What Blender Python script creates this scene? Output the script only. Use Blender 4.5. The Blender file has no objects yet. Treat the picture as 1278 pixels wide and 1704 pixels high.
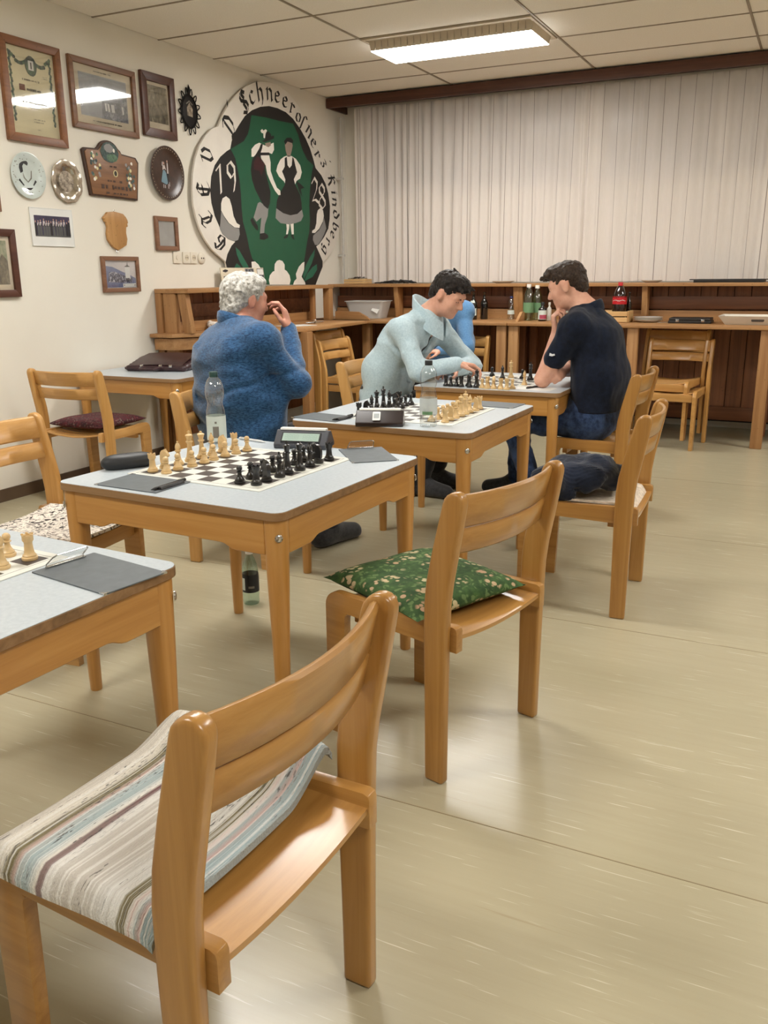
import bpy, bmesh, math, random
import numpy as np
from mathutils import Vector, Matrix

SC = bpy.context.scene
COL = SC.collection
PI = math.pi
random.seed(7)

# ---------------------------------------------------------------- camera, world, light, exposure
cam_d = bpy.data.cameras.new('camera')
cam = bpy.data.objects.new('camera', cam_d)
COL.objects.link(cam)
cam_d.sensor_fit = 'HORIZONTAL'
cam_d.sensor_width = 36.0
cam_d.lens = 36.0 * 1446.06 / 1278.0
cam_d.clip_start = 0.05
CR = Vector((0.89781455, 0.44027891, -0.00913844))
CU = Vector((-0.1083008, 0.24086559, 0.96449712))
CF = Vector((-0.42684888, 0.86494985, -0.26393519))
mw = Matrix((CR, CU, -CF)).transposed().to_4x4()
mw.translation = Vector((0, 0, 1.30))
cam.matrix_world = mw
SC.camera = cam

world = bpy.data.worlds.new('night')
SC.world = world
world.use_nodes = True
world.node_tree.nodes['Background'].inputs[0].default_value = (0.02, 0.025, 0.035, 1)
world.node_tree.nodes['Background'].inputs[1].default_value = 0.25

SC.view_settings.view_transform = 'Standard'
SC.view_settings.look = 'None'
SC.view_settings.gamma = 1.0
SC.view_settings.use_curve_mapping = False
SC.view_settings.exposure = 0.15
LAMP_POWER = 34.0

# ---------------------------------------------------------------- helpers
def srgb(r, g, b):
    def c(u):
        u /= 255.0
        return u / 12.92 if u <= 0.04045 else ((u + 0.055) / 1.055) ** 2.4
    return (c(r), c(g), c(b), 1.0)

MATS = {}
class NT:
    def __init__(s, name):
        s.m = bpy.data.materials.new(name)
        s.m.use_nodes = True
        s.t = s.m.node_tree
        s.b = s.t.nodes['Principled BSDF']
        s.out = s.t.nodes['Material Output']
        MATS[name] = s.m
    def n(s, typ, **kw):
        nd = s.t.nodes.new(typ)
        for k, v in kw.items():
            if k.startswith('i_'):
                key = k[2:]
                key = int(key) if key.isdigit() else key.replace('_', ' ')
                nd.inputs[key].default_value = v
            else:
                setattr(nd, k, v)
        return nd
    def l(s, a, b):
        s.t.links.new(a, b)
    def coord(s, scale=(1, 1, 1), kind='Object', rot=(0, 0, 0), loc=(0, 0, 0)):
        tc = s.n('ShaderNodeTexCoord')
        mp = s.n('ShaderNodeMapping')
        mp.inputs['Scale'].default_value = scale
        mp.inputs['Rotation'].default_value = rot
        mp.inputs['Location'].default_value = loc
        s.l(tc.outputs[kind], mp.inputs['Vector'])
        return mp.outputs['Vector']
    def noise(s, vec, scale=5, detail=4, rough=0.55, dist=0.0):
        nd = s.n('ShaderNodeTexNoise')
        nd.inputs['Scale'].default_value = scale
        nd.inputs['Detail'].default_value = detail
        nd.inputs['Roughness'].default_value = rough
        nd.inputs['Distortion'].default_value = dist
        s.l(vec, nd.inputs['Vector'])
        return nd.outputs['Fac']
    def ramp(s, fac, stops, interp='LINEAR'):
        nd = s.n('ShaderNodeValToRGB')
        cr = nd.color_ramp
        cr.interpolation = interp
        while len(cr.elements) < len(stops):
            cr.elements.new(0.5)
        for e, (p, c) in zip(cr.elements, stops):
            e.position = p
            e.color = c
        s.l(fac, nd.inputs['Fac'])
        return nd.outputs['Color']
    def mix(s, fac, a, b, blend='MIX'):
        nd = s.n('ShaderNodeMix', data_type='RGBA', blend_type=blend)
        for v, i in ((fac, 0), (a, 6), (b, 7)):
            if hasattr(v, 'links') or hasattr(v, 'is_linked'):
                s.l(v, nd.inputs[i])
            else:
                nd.inputs[i].default_value = v
        return nd.outputs[2]
    def math(s, op, a, b=0.0, c=0.0):
        nd = s.n('ShaderNodeMath', operation=op)
        for i, v in enumerate((a, b, c)):
            if hasattr(v, 'is_linked'):
                s.l(v, nd.inputs[i])
            else:
                nd.inputs[i].default_value = v
        return nd.outputs[0]
    def bump(s, h, strength=0.2, dist=0.01):
        nd = s.n('ShaderNodeBump')
        nd.inputs['Strength'].default_value = strength
        nd.inputs['Distance'].default_value = dist
        s.l(h, nd.inputs['Height'])
        s.l(nd.outputs[0], s.b.inputs['Normal'])
    def base(s, c):
        if hasattr(c, 'is_linked'):
            s.l(c, s.b.inputs['Base Color'])
        else:
            s.b.inputs['Base Color'].default_value = c
    def rough(s, r):
        if hasattr(r, 'is_linked'):
            s.l(r, s.b.inputs['Roughness'])
        else:
            s.b.inputs['Roughness'].default_value = r

def plain(name, col, rough=0.5, metal=0.0, var=0.06, vscale=8, bump=0.0, bscale=60, coat=0.0, spec=0.5):
    t = NT(name)
    v = t.coord()
    nz = t.noise(v, vscale, 3)
    lo = tuple(max(0, c * (1 - var * 2)) for c in col[:3]) + (1,)
    hi = tuple(min(1, c * (1 + var * 2)) for c in col[:3]) + (1,)
    t.base(t.ramp(nz, [(0.3, lo), (0.7, hi)]))
    t.rough(rough)
    t.b.inputs['Metallic'].default_value = metal
    t.b.inputs['Specular IOR Level'].default_value = spec
    if coat:
        t.b.inputs['Coat Weight'].default_value = coat
        t.b.inputs['Coat Roughness'].default_value = 0.15
    if bump:
        t.bump(t.noise(v, bscale, 3), bump, 0.004)
    return t.m

def wood(name, c1, c2, c3=None, axis=2, rough=0.35, scale=1.0, coat=0.0, knots=False, bump=0.04):
    t = NT(name)
    sc = [38 * scale] * 3
    sc[axis] = 1.6 * scale
    v = t.coord(tuple(sc))
    n1 = t.noise(v, 1.0, 5, 0.6, 0.6)
    v2 = t.coord(tuple(x * 0.16 for x in sc))
    n2 = t.noise(v2, 1.0, 3, 0.5, 0.3)
    f = t.math('ADD', t.math('MULTIPLY', n1, 0.6), t.math('MULTIPLY', n2, 0.4))
    col = t.ramp(f, [(0.34, c1), (0.52, c2), (0.66, c3 or c2)])
    if knots:
        vk = t.coord((6, 6, 6))
        vo = t.n('ShaderNodeTexVoronoi')
        t.l(vk, vo.inputs['Vector'])
        kf = t.ramp(vo.outputs['Distance'], [(0.03, (1, 1, 1, 1)), (0.16, (0, 0, 0, 1))])
        col = t.mix(t.math('MULTIPLY', kf, 0.7), col, tuple(x * 0.35 for x in c1[:3]) + (1,))
    t.base(col)
    t.rough(rough)
    if coat:
        t.b.inputs['Coat Weight'].default_value = coat
        t.b.inputs['Coat Roughness'].default_value = 0.18
    if bump:
        t.bump(f, bump, 0.002)
    return t.m

class MB:
    """collects polygons of one mesh"""
    def __init__(s):
        s.v = []; s.f = []; s.m = []; s.uv = None
    def add(s, vs, fs, mi=0):
        o = len(s.v)
        s.v += [tuple(p) for p in vs]
        s.f += [tuple(i + o for i in f) for f in fs]
        s.m += [mi] * len(fs)
        return s
    def box(s, x0, x1, y0, y1, z0, z1, mi=0):
        return s.add([(x0, y0, z0), (x1, y0, z0), (x1, y1, z0), (x0, y1, z0), (x0, y0, z1), (x1, y0, z1), (x1, y1, z1), (x0, y1, z1)],
                     [(0, 3, 2, 1), (4, 5, 6, 7), (0, 1, 5, 4), (1, 2, 6, 5), (2, 3, 7, 6), (3, 0, 4, 7)], mi)
    def prism(s, poly, d0, d1, axis='x', mi=0):
        """poly in the two other axes (in xyz order), extruded along axis"""
        n = len(poly)
        def P(p, d):
            return {'x': (d, p[0], p[1]), 'y': (p[0], d, p[1]), 'z': (p[0], p[1], d)}[axis]
        vs = [P(p, d0) for p in poly] + [P(p, d1) for p in poly]
        area = sum(poly[i][0] * poly[(i + 1) % n][1] - poly[(i + 1) % n][0] * poly[i][1] for i in range(n))
        flip = (area > 0) != (axis == 'y')
        if d1 < d0: flip = not flip
        a = tuple(range(n)); b = tuple(range(n, 2 * n))
        fs = [a[::-1] if flip else a, b if flip else b[::-1]]
        for i in range(n):
            j = (i + 1) % n
            q = (i, j, j + n, i + n)
            fs.append(q if flip else q[::-1])
        return s.add(vs, fs, mi)
    def lathe(s, prof, n=16, c=(0, 0, 0), mi=0, cap=True):
        vs = []; fs = []
        for r, z in prof:
            for k in range(n):
                a = 2 * PI * k / n
                vs.append((c[0] + r * math.cos(a), c[1] + r * math.sin(a), c[2] + z))
        for i in range(len(prof) - 1):
            for k in range(n):
                k2 = (k + 1) % n
                fs.append((i * n + k, i * n + k2, (i + 1) * n + k2, (i + 1) * n + k))
        if cap:
            fs.append(tuple(range(n))[::-1])
            fs.append(tuple((len(prof) - 1) * n + k for k in range(n)))
        return s.add(vs, fs, mi)
    def loft(s, rings, mi=0, cap=True, closed=False):
        n = len(rings[0]); vs = [p for r in rings for p in r]; fs = []
        R = len(rings)
        for i in range(R if closed else R - 1):
            i2 = (i + 1) % R
            for k in range(n):
                k2 = (k + 1) % n
                fs.append((i * n + k, i * n + k2, i2 * n + k2, i2 * n + k))
        if cap and not closed:
            fs.append(tuple(range(n))[::-1]); fs.append(tuple((R - 1) * n + k for k in range(n)))
        return s.add(vs, fs, mi)
    def tube(s, path, r, n=8, mi=0, closed=False):
        pts = [Vector(p) for p in path]
        rings = []
        up = Vector((0, 0, 1))
        for i, p in enumerate(pts):
            if closed:
                d = pts[(i + 1) % len(pts)] - pts[i - 1]
            else:
                d = pts[min(i + 1, len(pts) - 1)] - pts[max(i - 1, 0)]
            d.normalize()
            u = up if abs(d.dot(up)) < 0.95 else Vector((1, 0, 0))
            a = d.cross(u).normalized(); b = a.cross(d).normalized()
            rr = r[i] if isinstance(r, (list, tuple)) else r
            rings.append([p + a * (rr * math.cos(2 * PI * k / n)) + b * (rr * math.sin(2 * PI * k / n)) for k in range(n)])
        return s.loft(rings, mi, True, closed)
    def grid(s, nu, nv, fn, mi=0, thick=0.0):
        vs = [fn(i / nu, j / nv) for j in range(nv + 1) for i in range(nu + 1)]
        fs = []
        w = nu + 1
        for j in range(nv):
            for i in range(nu):
                fs.append((j * w + i, j * w + i + 1, (j + 1) * w + i + 1, (j + 1) * w + i))
        return s.add(vs, fs, mi)
    def mesh(s, name, mats, smooth=40, bevel=0.0, seg=2, weld=False):
        me = bpy.data.meshes.new(name)
        me.from_pydata(s.v, [], s.f)
        if not isinstance(mats, (list, tuple)): mats = [mats]
        for m in mats:
            me.materials.append(MATS[m] if isinstance(m, str) else m)
        me.polygons.foreach_set('material_index', s.m)
        if bevel or weld:
            bm = bmesh.new(); bm.from_mesh(me)
            if weld: bmesh.ops.remove_doubles(bm, verts=bm.verts, dist=1e-5)
            if bevel:
                ed = [e for e in bm.edges if len(e.link_faces) == 2 and e.calc_face_angle(0) > 0.5]
                bmesh.ops.bevel(bm, geom=ed, offset=bevel, segments=seg, profile=0.6, affect='EDGES', clamp_overlap=True)
            bm.to_mesh(me); bm.free()
        if smooth:
            me.polygons.foreach_set('use_smooth', [True] * len(me.polygons))
            me.set_sharp_from_angle(angle=math.radians(smooth))
        me.update()
        return me
    def build(s, name, mats, parent=None, **kw):
        return link(name, s.mesh(name, mats, **kw), parent)

def link(name, me, parent=None, loc=None, rotz=None):
    o = bpy.data.objects.new(name, me)
    COL.objects.link(o)
    if parent is not None: o.parent = parent
    if loc is not None: o.location = loc
    if rotz is not None: o.rotation_euler = (0, 0, rotz)
    return o

def tag(o, label, cat, group=None):
    o['label'] = label; o['category'] = cat
    if group: o['group'] = group
    return o

def thing(name, label, cat, loc=(0, 0, 0), rotz=0.0, group=None):
    o = bpy.data.objects.new(name, None)
    COL.objects.link(o)
    o.empty_display_size = 0.1
    o.location = loc; o.rotation_euler = (0, 0, rotz)
    return tag(o, label, cat, group)

def struct(o):
    o['kind'] = 'structure'
    return o

def arc(cx, cy, r, a0, a1, n):
    return [(cx + r * math.cos(math.radians(a0 + (a1 - a0) * i / n)), cy + r * math.sin(math.radians(a0 + (a1 - a0) * i / n))) for i in range(n + 1)]

def rrect(w, h, r, n=5):
    return arc(w - r, h - r, r, 0, 90, n) + arc(-w + r, h - r, r, 90, 180, n) + arc(-w + r, -h + r, r, 180, 270, n) + arc(w - r, -h + r, r, 270, 360, n)

# ---------------------------------------------------------------- materials
S = srgb
wood('beech_z', S(150, 103, 48), S(170, 123, 62), S(182, 137, 76), 2, 0.3, coat=0.35)
wood('beech_x', S(154, 107, 52), S(174, 127, 66), S(186, 141, 80), 0, 0.3, coat=0.35)
wood('beech_y', S(152, 105, 50), S(172, 125, 64), S(184, 139, 78), 1, 0.3, coat=0.35)
wood('maple_z', S(172, 124, 62), S(192, 144, 80), S(202, 156, 94), 2, 0.32, coat=0.3)
wood('maple_x', S(176, 128, 68), S(196, 148, 86), S(206, 160, 100), 0, 0.32, coat=0.3)
wood('maple_y', S(174, 126, 66), S(194, 146, 84), S(204, 158, 98), 1, 0.32, coat=0.3)
wood('table_wood_x', S(164, 112, 50), S(184, 132, 66), S(194, 144, 78), 0, 0.34, coat=0.25)
wood('table_wood_y', S(164, 112, 50), S(184, 132, 66), S(194, 144, 78), 1, 0.34, coat=0.25)
wood('table_wood_z', S(166, 114, 52), S(186, 134, 68), S(196, 146, 82), 2, 0.34, coat=0.25)
wood('edge_wood', S(112, 84, 54), S(138, 104, 68), S(150, 118, 82), 0, 0.55)
wood('pine_x', S(146, 102, 60), S(168, 124, 78), S(182, 140, 94), 0, 0.5, 0.8, knots=True)
wood('pine_y', S(146, 102, 60), S(168, 124, 78), S(182, 140, 94), 1, 0.5, 0.8, knots=True)
wood('pine_z', S(146, 102, 60), S(168, 124, 78), S(182, 140, 94), 2, 0.5, 0.8, knots=True)
wood('plank_z', S(96, 56, 32), S(126, 78, 46), S(142, 92, 58), 2, 0.5, 0.7, knots=True)
wood('plank_x', S(94, 54, 30), S(118, 72, 42), S(134, 86, 54), 0, 0.5, 0.7)
wood('valance_wood', S(66, 38, 28), S(84, 50, 36), S(96, 58, 42), 0, 0.45)

def m_laminate():
    t = NT('laminate')
    v = t.coord()
    n = t.noise(v, 90, 2)
    t.base(t.ramp(n, [(0.3, S(182, 191, 198)), (0.7, S(194, 202, 208))]))
    n2 = t.noise(v, 5, 4)
    t.rough(t.math('ADD', t.math('MULTIPLY', n2, 0.12), 0.26))
    return t.m
m_laminate()

def m_wall():
    t = NT('wall_paint')
    v = t.coord()
    n = t.noise(v, 1.3, 3)
    t.base(t.ramp(n, [(0.3, S(226, 220, 207)), (0.7, S(232, 227, 215))]))
    t.rough(0.8)
    t.bump(t.noise(v, 140, 3), 0.10, 0.002)
m_wall()

def m_floor():
    t = NT('linoleum')
    v = t.coord((1.6, 34, 1))
    a = t.noise(v, 1.0, 6, 0.65, 0.0)
    v2 = t.coord((0.35, 1.6, 1))
    b = t.noise(v2, 1.0, 3, 0.5, 0.0)
    c = t.math('ADD', t.math('MULTIPLY', a, 0.80), t.math('MULTIPLY', b, 0.20))
    col = t.ramp(c, [(0.22, S(170, 160, 133)), (0.47, S(174, 165, 138)), (0.60, S(176, 167, 140)), (0.78, S(179, 171, 145))])
    # short pale and dark flecks along the roll
    v3 = t.coord((5.5, 150, 1))
    fl = t.noise(v3, 1.0, 2, 0.5, 0.0)
    pale = t.ramp(fl, [(0.66, (0, 0, 0, 1)), (0.74, (1, 1, 1, 1))])
    col = t.mix(t.math('MULTIPLY', pale, 0.55), col, S(232, 226, 204))
    v4 = t.coord((2.2, 110, 1), loc=(3.3, 7.1, 0))
    fd = t.noise(v4, 1.0, 3, 0.6, 0.0)
    dark = t.ramp(fd, [(0.66, (0, 0, 0, 1)), (0.76, (1, 1, 1, 1))])
    col = t.mix(t.math('MULTIPLY', dark, 0.4), col, S(138, 118, 84))
    t.base(col)
    r = t.math('ADD', t.math('MULTIPLY', a, 0.05), 0.24)
    t.rough(r)
m_floor()

def m_tile():
    t = NT('ceiling_tile')
    v = t.coord()
    n = t.noise(v, 120, 2)
    t.base(t.ramp(n, [(0.3, S(234, 228, 216)), (0.7, S(242, 237, 226))]))
    t.rough(0.9)
    t.bump(n, 0.12, 0.002)
m_tile()
plain('tbar', S(150, 137, 118), 0.5)
plain('lamp_body', S(196, 182, 160), 0.5)
plain('baseboard_dark', S(92, 74, 58), 0.5)
plain('white_frame', S(190, 186, 178), 0.5)

def emit(name, col, strength):
    t = NT(name)
    e = t.n('ShaderNodeEmission')
    e.inputs[0].default_value = col
    e.inputs[1].default_value = strength
    t.l(e.outputs[0], t.out.inputs[0])
emit('diffuser', (1.0, 0.975, 0.93, 1), LAMP_POWER)

def glass(name, col=(1, 1, 1, 1), rough=0.02, ior=1.45, alpha=None):
    t = NT(name)
    t.b.inputs['Base Color'].default_value = col
    t.b.inputs['Roughness'].default_value = rough
    t.b.inputs['IOR'].default_value = ior
    t.b.inputs['Transmission Weight'].default_value = 1.0
    return t.m
def thin_glass(name, tint=(1, 1, 1, 1), gloss=0.12, rough=0.03):
    """thin clear sheet: transparent with a glossy surface"""
    t = NT(name)
    tr = t.n('ShaderNodeBsdfTransparent'); tr.inputs[0].default_value = tint
    gl = t.n('ShaderNodeBsdfGlossy'); gl.inputs['Roughness'].default_value = rough
    fr = t.n('ShaderNodeFresnel')
    geo = t.n('ShaderNodeNewGeometry')
    t.l(t.math('SUBTRACT', 1.45, t.math('MULTIPLY', geo.outputs['Backfacing'], 0.76)), fr.inputs[0])
    mx = t.n('ShaderNodeMixShader')
    f = t.math('ADD', fr.outputs[0], gloss)
    t.l(f, mx.inputs[0]); t.l(tr.outputs[0], mx.inputs[1]); t.l(gl.outputs[0], mx.inputs[2])
    t.l(mx.outputs[0], t.out.inputs[0])
    return t.m
thin_glass('window_glass', (0.9, 0.92, 0.92, 1), 0.0, 0.14)
thin_glass('picture_glass', (0.97, 0.97, 0.97, 1), 0.06, 0.04)

def m_curtain():
    t = NT('sheer_curtain')
    v = t.coord(kind='UV')
    sep = t.n('ShaderNodeSeparateXYZ'); t.l(v, sep.inputs[0])
    u = sep.outputs[0]
    fr = t.math('FRACT', t.math('MULTIPLY', u, 6.2))
    stripe = t.math('LESS_THAN', fr, 0.028)
    weave = t.noise(t.coord((400, 12, 1), kind='UV'), 1.0, 2)
    col = t.mix(t.math('MULTIPLY', stripe, 0.8), S(246, 238, 232), S(84, 70, 66))
    d = t.n('ShaderNodeBsdfDiffuse'); t.l(col, d.inputs[0])
    tl = t.n('ShaderNodeBsdfTranslucent'); t.l(col, tl.inputs[0])
    tp = t.n('ShaderNodeBsdfTransparent')
    m1 = t.n('ShaderNodeMixShader'); m1.inputs[0].default_value = 0.10
    t.l(d.outputs[0], m1.inputs[1]); t.l(tl.outputs[0], m1.inputs[2])
    m2 = t.n('ShaderNodeMixShader')
    f = t.math('MULTIPLY', t.math('ADD', t.math('MULTIPLY', weave, 0.12), 0.23), t.math('SUBTRACT', 1.0, t.math('MULTIPLY', stripe, 0.7)))
    t.l(f, m2.inputs[0]); t.l(m1.outputs[0], m2.inputs[1]); t.l(tp.outputs[0], m2.inputs[2])
    t.l(m2.outputs[0], t.out.inputs[0])
m_curtain()
plain('chrome', S(200, 200, 200), 0.2, 1.0)

# ---------------------------------------------------------------- room
WX, WR, WY, WF, CH = -4.30, 4.6, 7.95, -3.6, 2.87
b = MB(); b.add([(WX, WF, 0), (WR, WF, 0), (WR, WY, 0), (WX, WY, 0)], [(0, 1, 2, 3)])
b.box(WX, WR, WF, WY, -0.1, -0.001)
floor = struct(b.build('floor', 'linoleum', smooth=0))
# welded seams between the rolls of flooring
plain('seam', S(140, 124, 92), 0.5)
for y in (-2.2, -0.88, 0.44, 1.76, 3.12, 4.44, 5.76, 7.08):
    MB().box(WX, WR, y - 0.0015, y + 0.0015, 0, 0.0006).build('floor_seam', 'seam', floor)
b = MB().box(WX - 0.15, WX, WF, WY, 0, CH + 0.1)
struct(b.build('wall_left', 'wall_paint'))
b = MB().box(WR, WR + 0.15, WF, WY, 0, CH + 0.1)
struct(b.build('wall_right', 'wall_paint'))
b = MB().box(WX, WR, WF - 0.15, WF, 0, CH + 0.1)
struct(b.build('wall_front', 'wall_paint'))
# back wall with a band of windows high up
WZ0, WZ1 = 2.06, 2.80
piers = [(WX, -4.08), (-2.02, -1.84), (0.10, 0.28), (2.2, 2.4), (4.4, WR)]
b = MB().box(WX, WR, WY, WY + 0.2, 0, WZ0).box(WX, WR, WY, WY + 0.2, WZ1, CH + 0.1)
for x0, x1 in piers: b.box(x0, x1, WY, WY + 0.2, WZ0, WZ1)
struct(b.build('wall_back', 'wall_paint'))
for i in range(4):
    x0, x1 = piers[i][1], piers[i + 1][0]
    w = MB()
    for a0, a1 in ((x0, x0 + 0.05), (x1 - 0.05, x1), ((x0 + x1) / 2 - 0.04, (x0 + x1) / 2 + 0.04)):
        w.box(a0, a1, WY + 0.03, WY + 0.1, WZ0, WZ1)
    w.box(x0, x1, WY + 0.03, WY + 0.1, WZ0, WZ0 + 0.05).box(x0, x1, WY + 0.03, WY + 0.1, WZ1 - 0.05, WZ1)
    wo = struct(w.build('window_%d' % (i + 1), 'white_frame'))
    xm = (x0 + x1) / 2
    for a0, a1 in ((x0 + 0.05, xm - 0.04), (xm + 0.04, x1 - 0.05)):
        MB().box(a0, a1, WY + 0.06, WY + 0.066, WZ0 + 0.05, WZ1 - 0.05).build('pane', 'window_glass', wo)
    MB().box(x0 - 0.02, x1 + 0.02, WY - 0.03, WY + 0.06, WZ0 - 0.03, WZ0).build('window_sill', 'white_frame', wo)
MB().box(WX, WX + 0.012, WF, 5.0, 0, 0.075).build('baseboard_left', 'baseboard_dark')['kind'] = 'structure'
# grey conduit in the corner beside the curtain
# ceiling: grid bars and one tile per bay
b = MB().box(WX, WR, WF, WY, CH + 0.05, CH + 0.1)
ceil = struct(b.build('ceiling', 'ceiling_tile'))
tx, ty = 1.2325, 0.6235
gx = [WX + tx * i for i in range(9)]
gy = [7.143 + ty * i for i in range(-18, 3)]
for x in gx:
    if WX < x < WR: MB().box(x - 0.0065, x + 0.0065, WF, WY, CH - 0.006, CH + 0.01).build('grid_bar', 'tbar', ceil)
for y in gy:
    if WF < y < WY: MB().box(WX, WR, y - 0.0065, y + 0.0065, CH - 0.004, CH + 0.01).build('grid_bar', 'tbar', ceil)
tile_me = {}
LAMPS = [(1, -2, 1), (1, -7, 0), (4, -2, 0), (4, -7, 0), (1, -12, 0), (4, -12, 0)]
lamp_cells = {(i, j) for i, j, _ in LAMPS}
for i in range(len(gx)):
    for j in range(-19, 3):
        x0 = gx[i]; x1 = min(x0 + tx, WR); y0 = max(7.143 + ty * j, WF); y1 = min(7.143 + ty * (j + 1), WY)
        if x1 - x0 < 0.05 or y1 - y0 < 0.05 or (i, j) in lamp_cells: continue
        k = (round(x1 - x0, 3), round(y1 - y0, 3))
        if k not in tile_me:
            tile_me[k] = MB().box(0.006, k[0] - 0.006, 0.006, k[1] - 0.006, 0, 0.012).mesh('tile', 'ceiling_tile', bevel=0.003, seg=1)
        link('tile', tile_me[k], ceil, (x0, y0, CH))

# ---------------------------------------------------------------- ceiling lamps
def make_lamp():
    out = []
    w, d = tx / 2 - 0.01, ty / 2 - 0.008
    h = MB()
    h.box(-w, w, -d, d, 0, 0.02)
    h.box(-w, w, -d, -d + 0.02, -0.012, 0).box(-w, w, d - 0.02, d, -0.012, 0).box(-w, -w + 0.02, -d, d, -0.012, 0).box(w - 0.02, w, -d, d, -0.012, 0)
    out.append(('housing', h.mesh('housing', 'lamp_body')))
    s = MB()
    a, c = w - 0.015, d - 0.09
    ring = lambda x, y, z: [(-x, -y, z), (x, -y, z), (x, y, z), (-x, y, z)]
    s.loft([ring(a, c, 0), ring(a - 0.012, c - 0.012, -0.062)], cap=False)
    out.append(('side_panel', s.mesh('side_panel', 'lamp_body', smooth=0)))
    e = MB().box(-a + 0.012, a - 0.012, -c + 0.012, c - 0.012, -0.066, -0.060)
    out.append(('diffuser', e.mesh('diffuser', 'diffuser', smooth=0)))
    rb = MB().box(-0.001, 0.001, -c - 0.004, -c + 0.008, -0.055, -0.004).mesh('rib', 'tbar', smooth=0)
    out.append(('rib', rb, [-a + 2 * a * k / 24 for k in range(1, 24)]))
    return out
lamp_parts = make_lamp()
lamp_lab = ['lit ceiling lamp panel above the curtain end of the room', 'ceiling lamp panel above the nearest tables',
            'ceiling lamp panel on the right near the curtain', 'ceiling lamp panel on the right above the bare floor',
            'ceiling lamp panel on the left behind the camera', 'ceiling lamp panel on the right behind the camera']
for (i, j, _), lab in zip(LAMPS, lamp_lab):
    t = thing('ceiling_lamp', lab, 'lamp', (gx[i] + tx / 2, 7.143 + ty * (j + 0.5), CH), 0, 'ceiling lamp panels')
    for nm, me, *xs in lamp_parts:
        for x in (xs[0] if xs else [0.0]): link(nm, me, t, (x, 0, 0))

# ---------------------------------------------------------------- valance and curtain
v = thing('curtain_valance', 'dark brown wooden pelmet board above the sheer curtain', 'pelmet', (0, 0, 0))
MB().box(WX + 0.01, WR - 0.01, 7.57, 7.60, CH - 0.095, CH - 0.012).build('front_board', 'valance_wood', v, bevel=0.003)
MB().box(WX + 0.01, WR - 0.01, 7.60, WY - 0.005, CH - 0.035, CH - 0.012).build('top_board', 'valance_wood', v)
MB().box(WX + 0.01, WX + 0.03, 7.60, WY - 0.005, CH - 0.095, CH - 0.035).build('end_board', 'valance_wood', v)
def make_curtain():
    rnd = random.Random(3)
    x = -4.12; xs = [x]; ph = [0.0]
    pts = []
    while x < 2.6:
        w = rnd.uniform(0.05, 0.12) * (1.0 + 0.35 * (x > -1.8))
        pts.append((x, w, rnd.uniform(0.5, 1.0), rnd.uniform(-1, 1)))
        x += w
    rows = [2.79, 2.72, 2.5, 2.2, 1.9, 1.6, 1.35, 1.222]
    N = 8
    vs = []; us = []
    for ri, z in enumerate(rows):
        dn = (2.79 - z) / 1.57
        u = 0.0; last = None; row = []
        for (px, w, amp, dr) in pts:
            for k in range(N):
                s = k / N
                xx = px + w * s + 0.012 * math.sin(2 * PI * s) * dn + dr * 0.018 * dn * math.sin(PI * s)
                yy = 7.80 + (0.010 + 0.014 * dn) * amp * math.sin(2 * PI * s) + 0.012 * math.sin(px * 3.1 + z) * dn
                p = (xx, yy, z)
                if ri == 0:
                    pass
                row.append(p)
                us.append((px + w * s) * 1.35)
        vs += row
    n = len(pts) * N
    fs = [(r * n + i, (r + 1) * n + i, (r + 1) * n + i + 1, r * n + i + 1) for r in range(len(rows) - 1) for i in range(n - 1)]
    mb = MB(); mb.add(vs, fs)
    me = mb.mesh('curtain', 'sheer_curtain', smooth=180)
    uv = me.uv_layers.new(name='UVMap')
    for l in me.loops:
        uv.data[l.index].uv = (us[l.vertex_index % n], vs[l.vertex_index][2])
    o = link('sheer_curtain', me)
    tag(o, 'long pleated off-white sheer curtain with thin dark stripes', 'curtain')
make_curtain()

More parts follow.
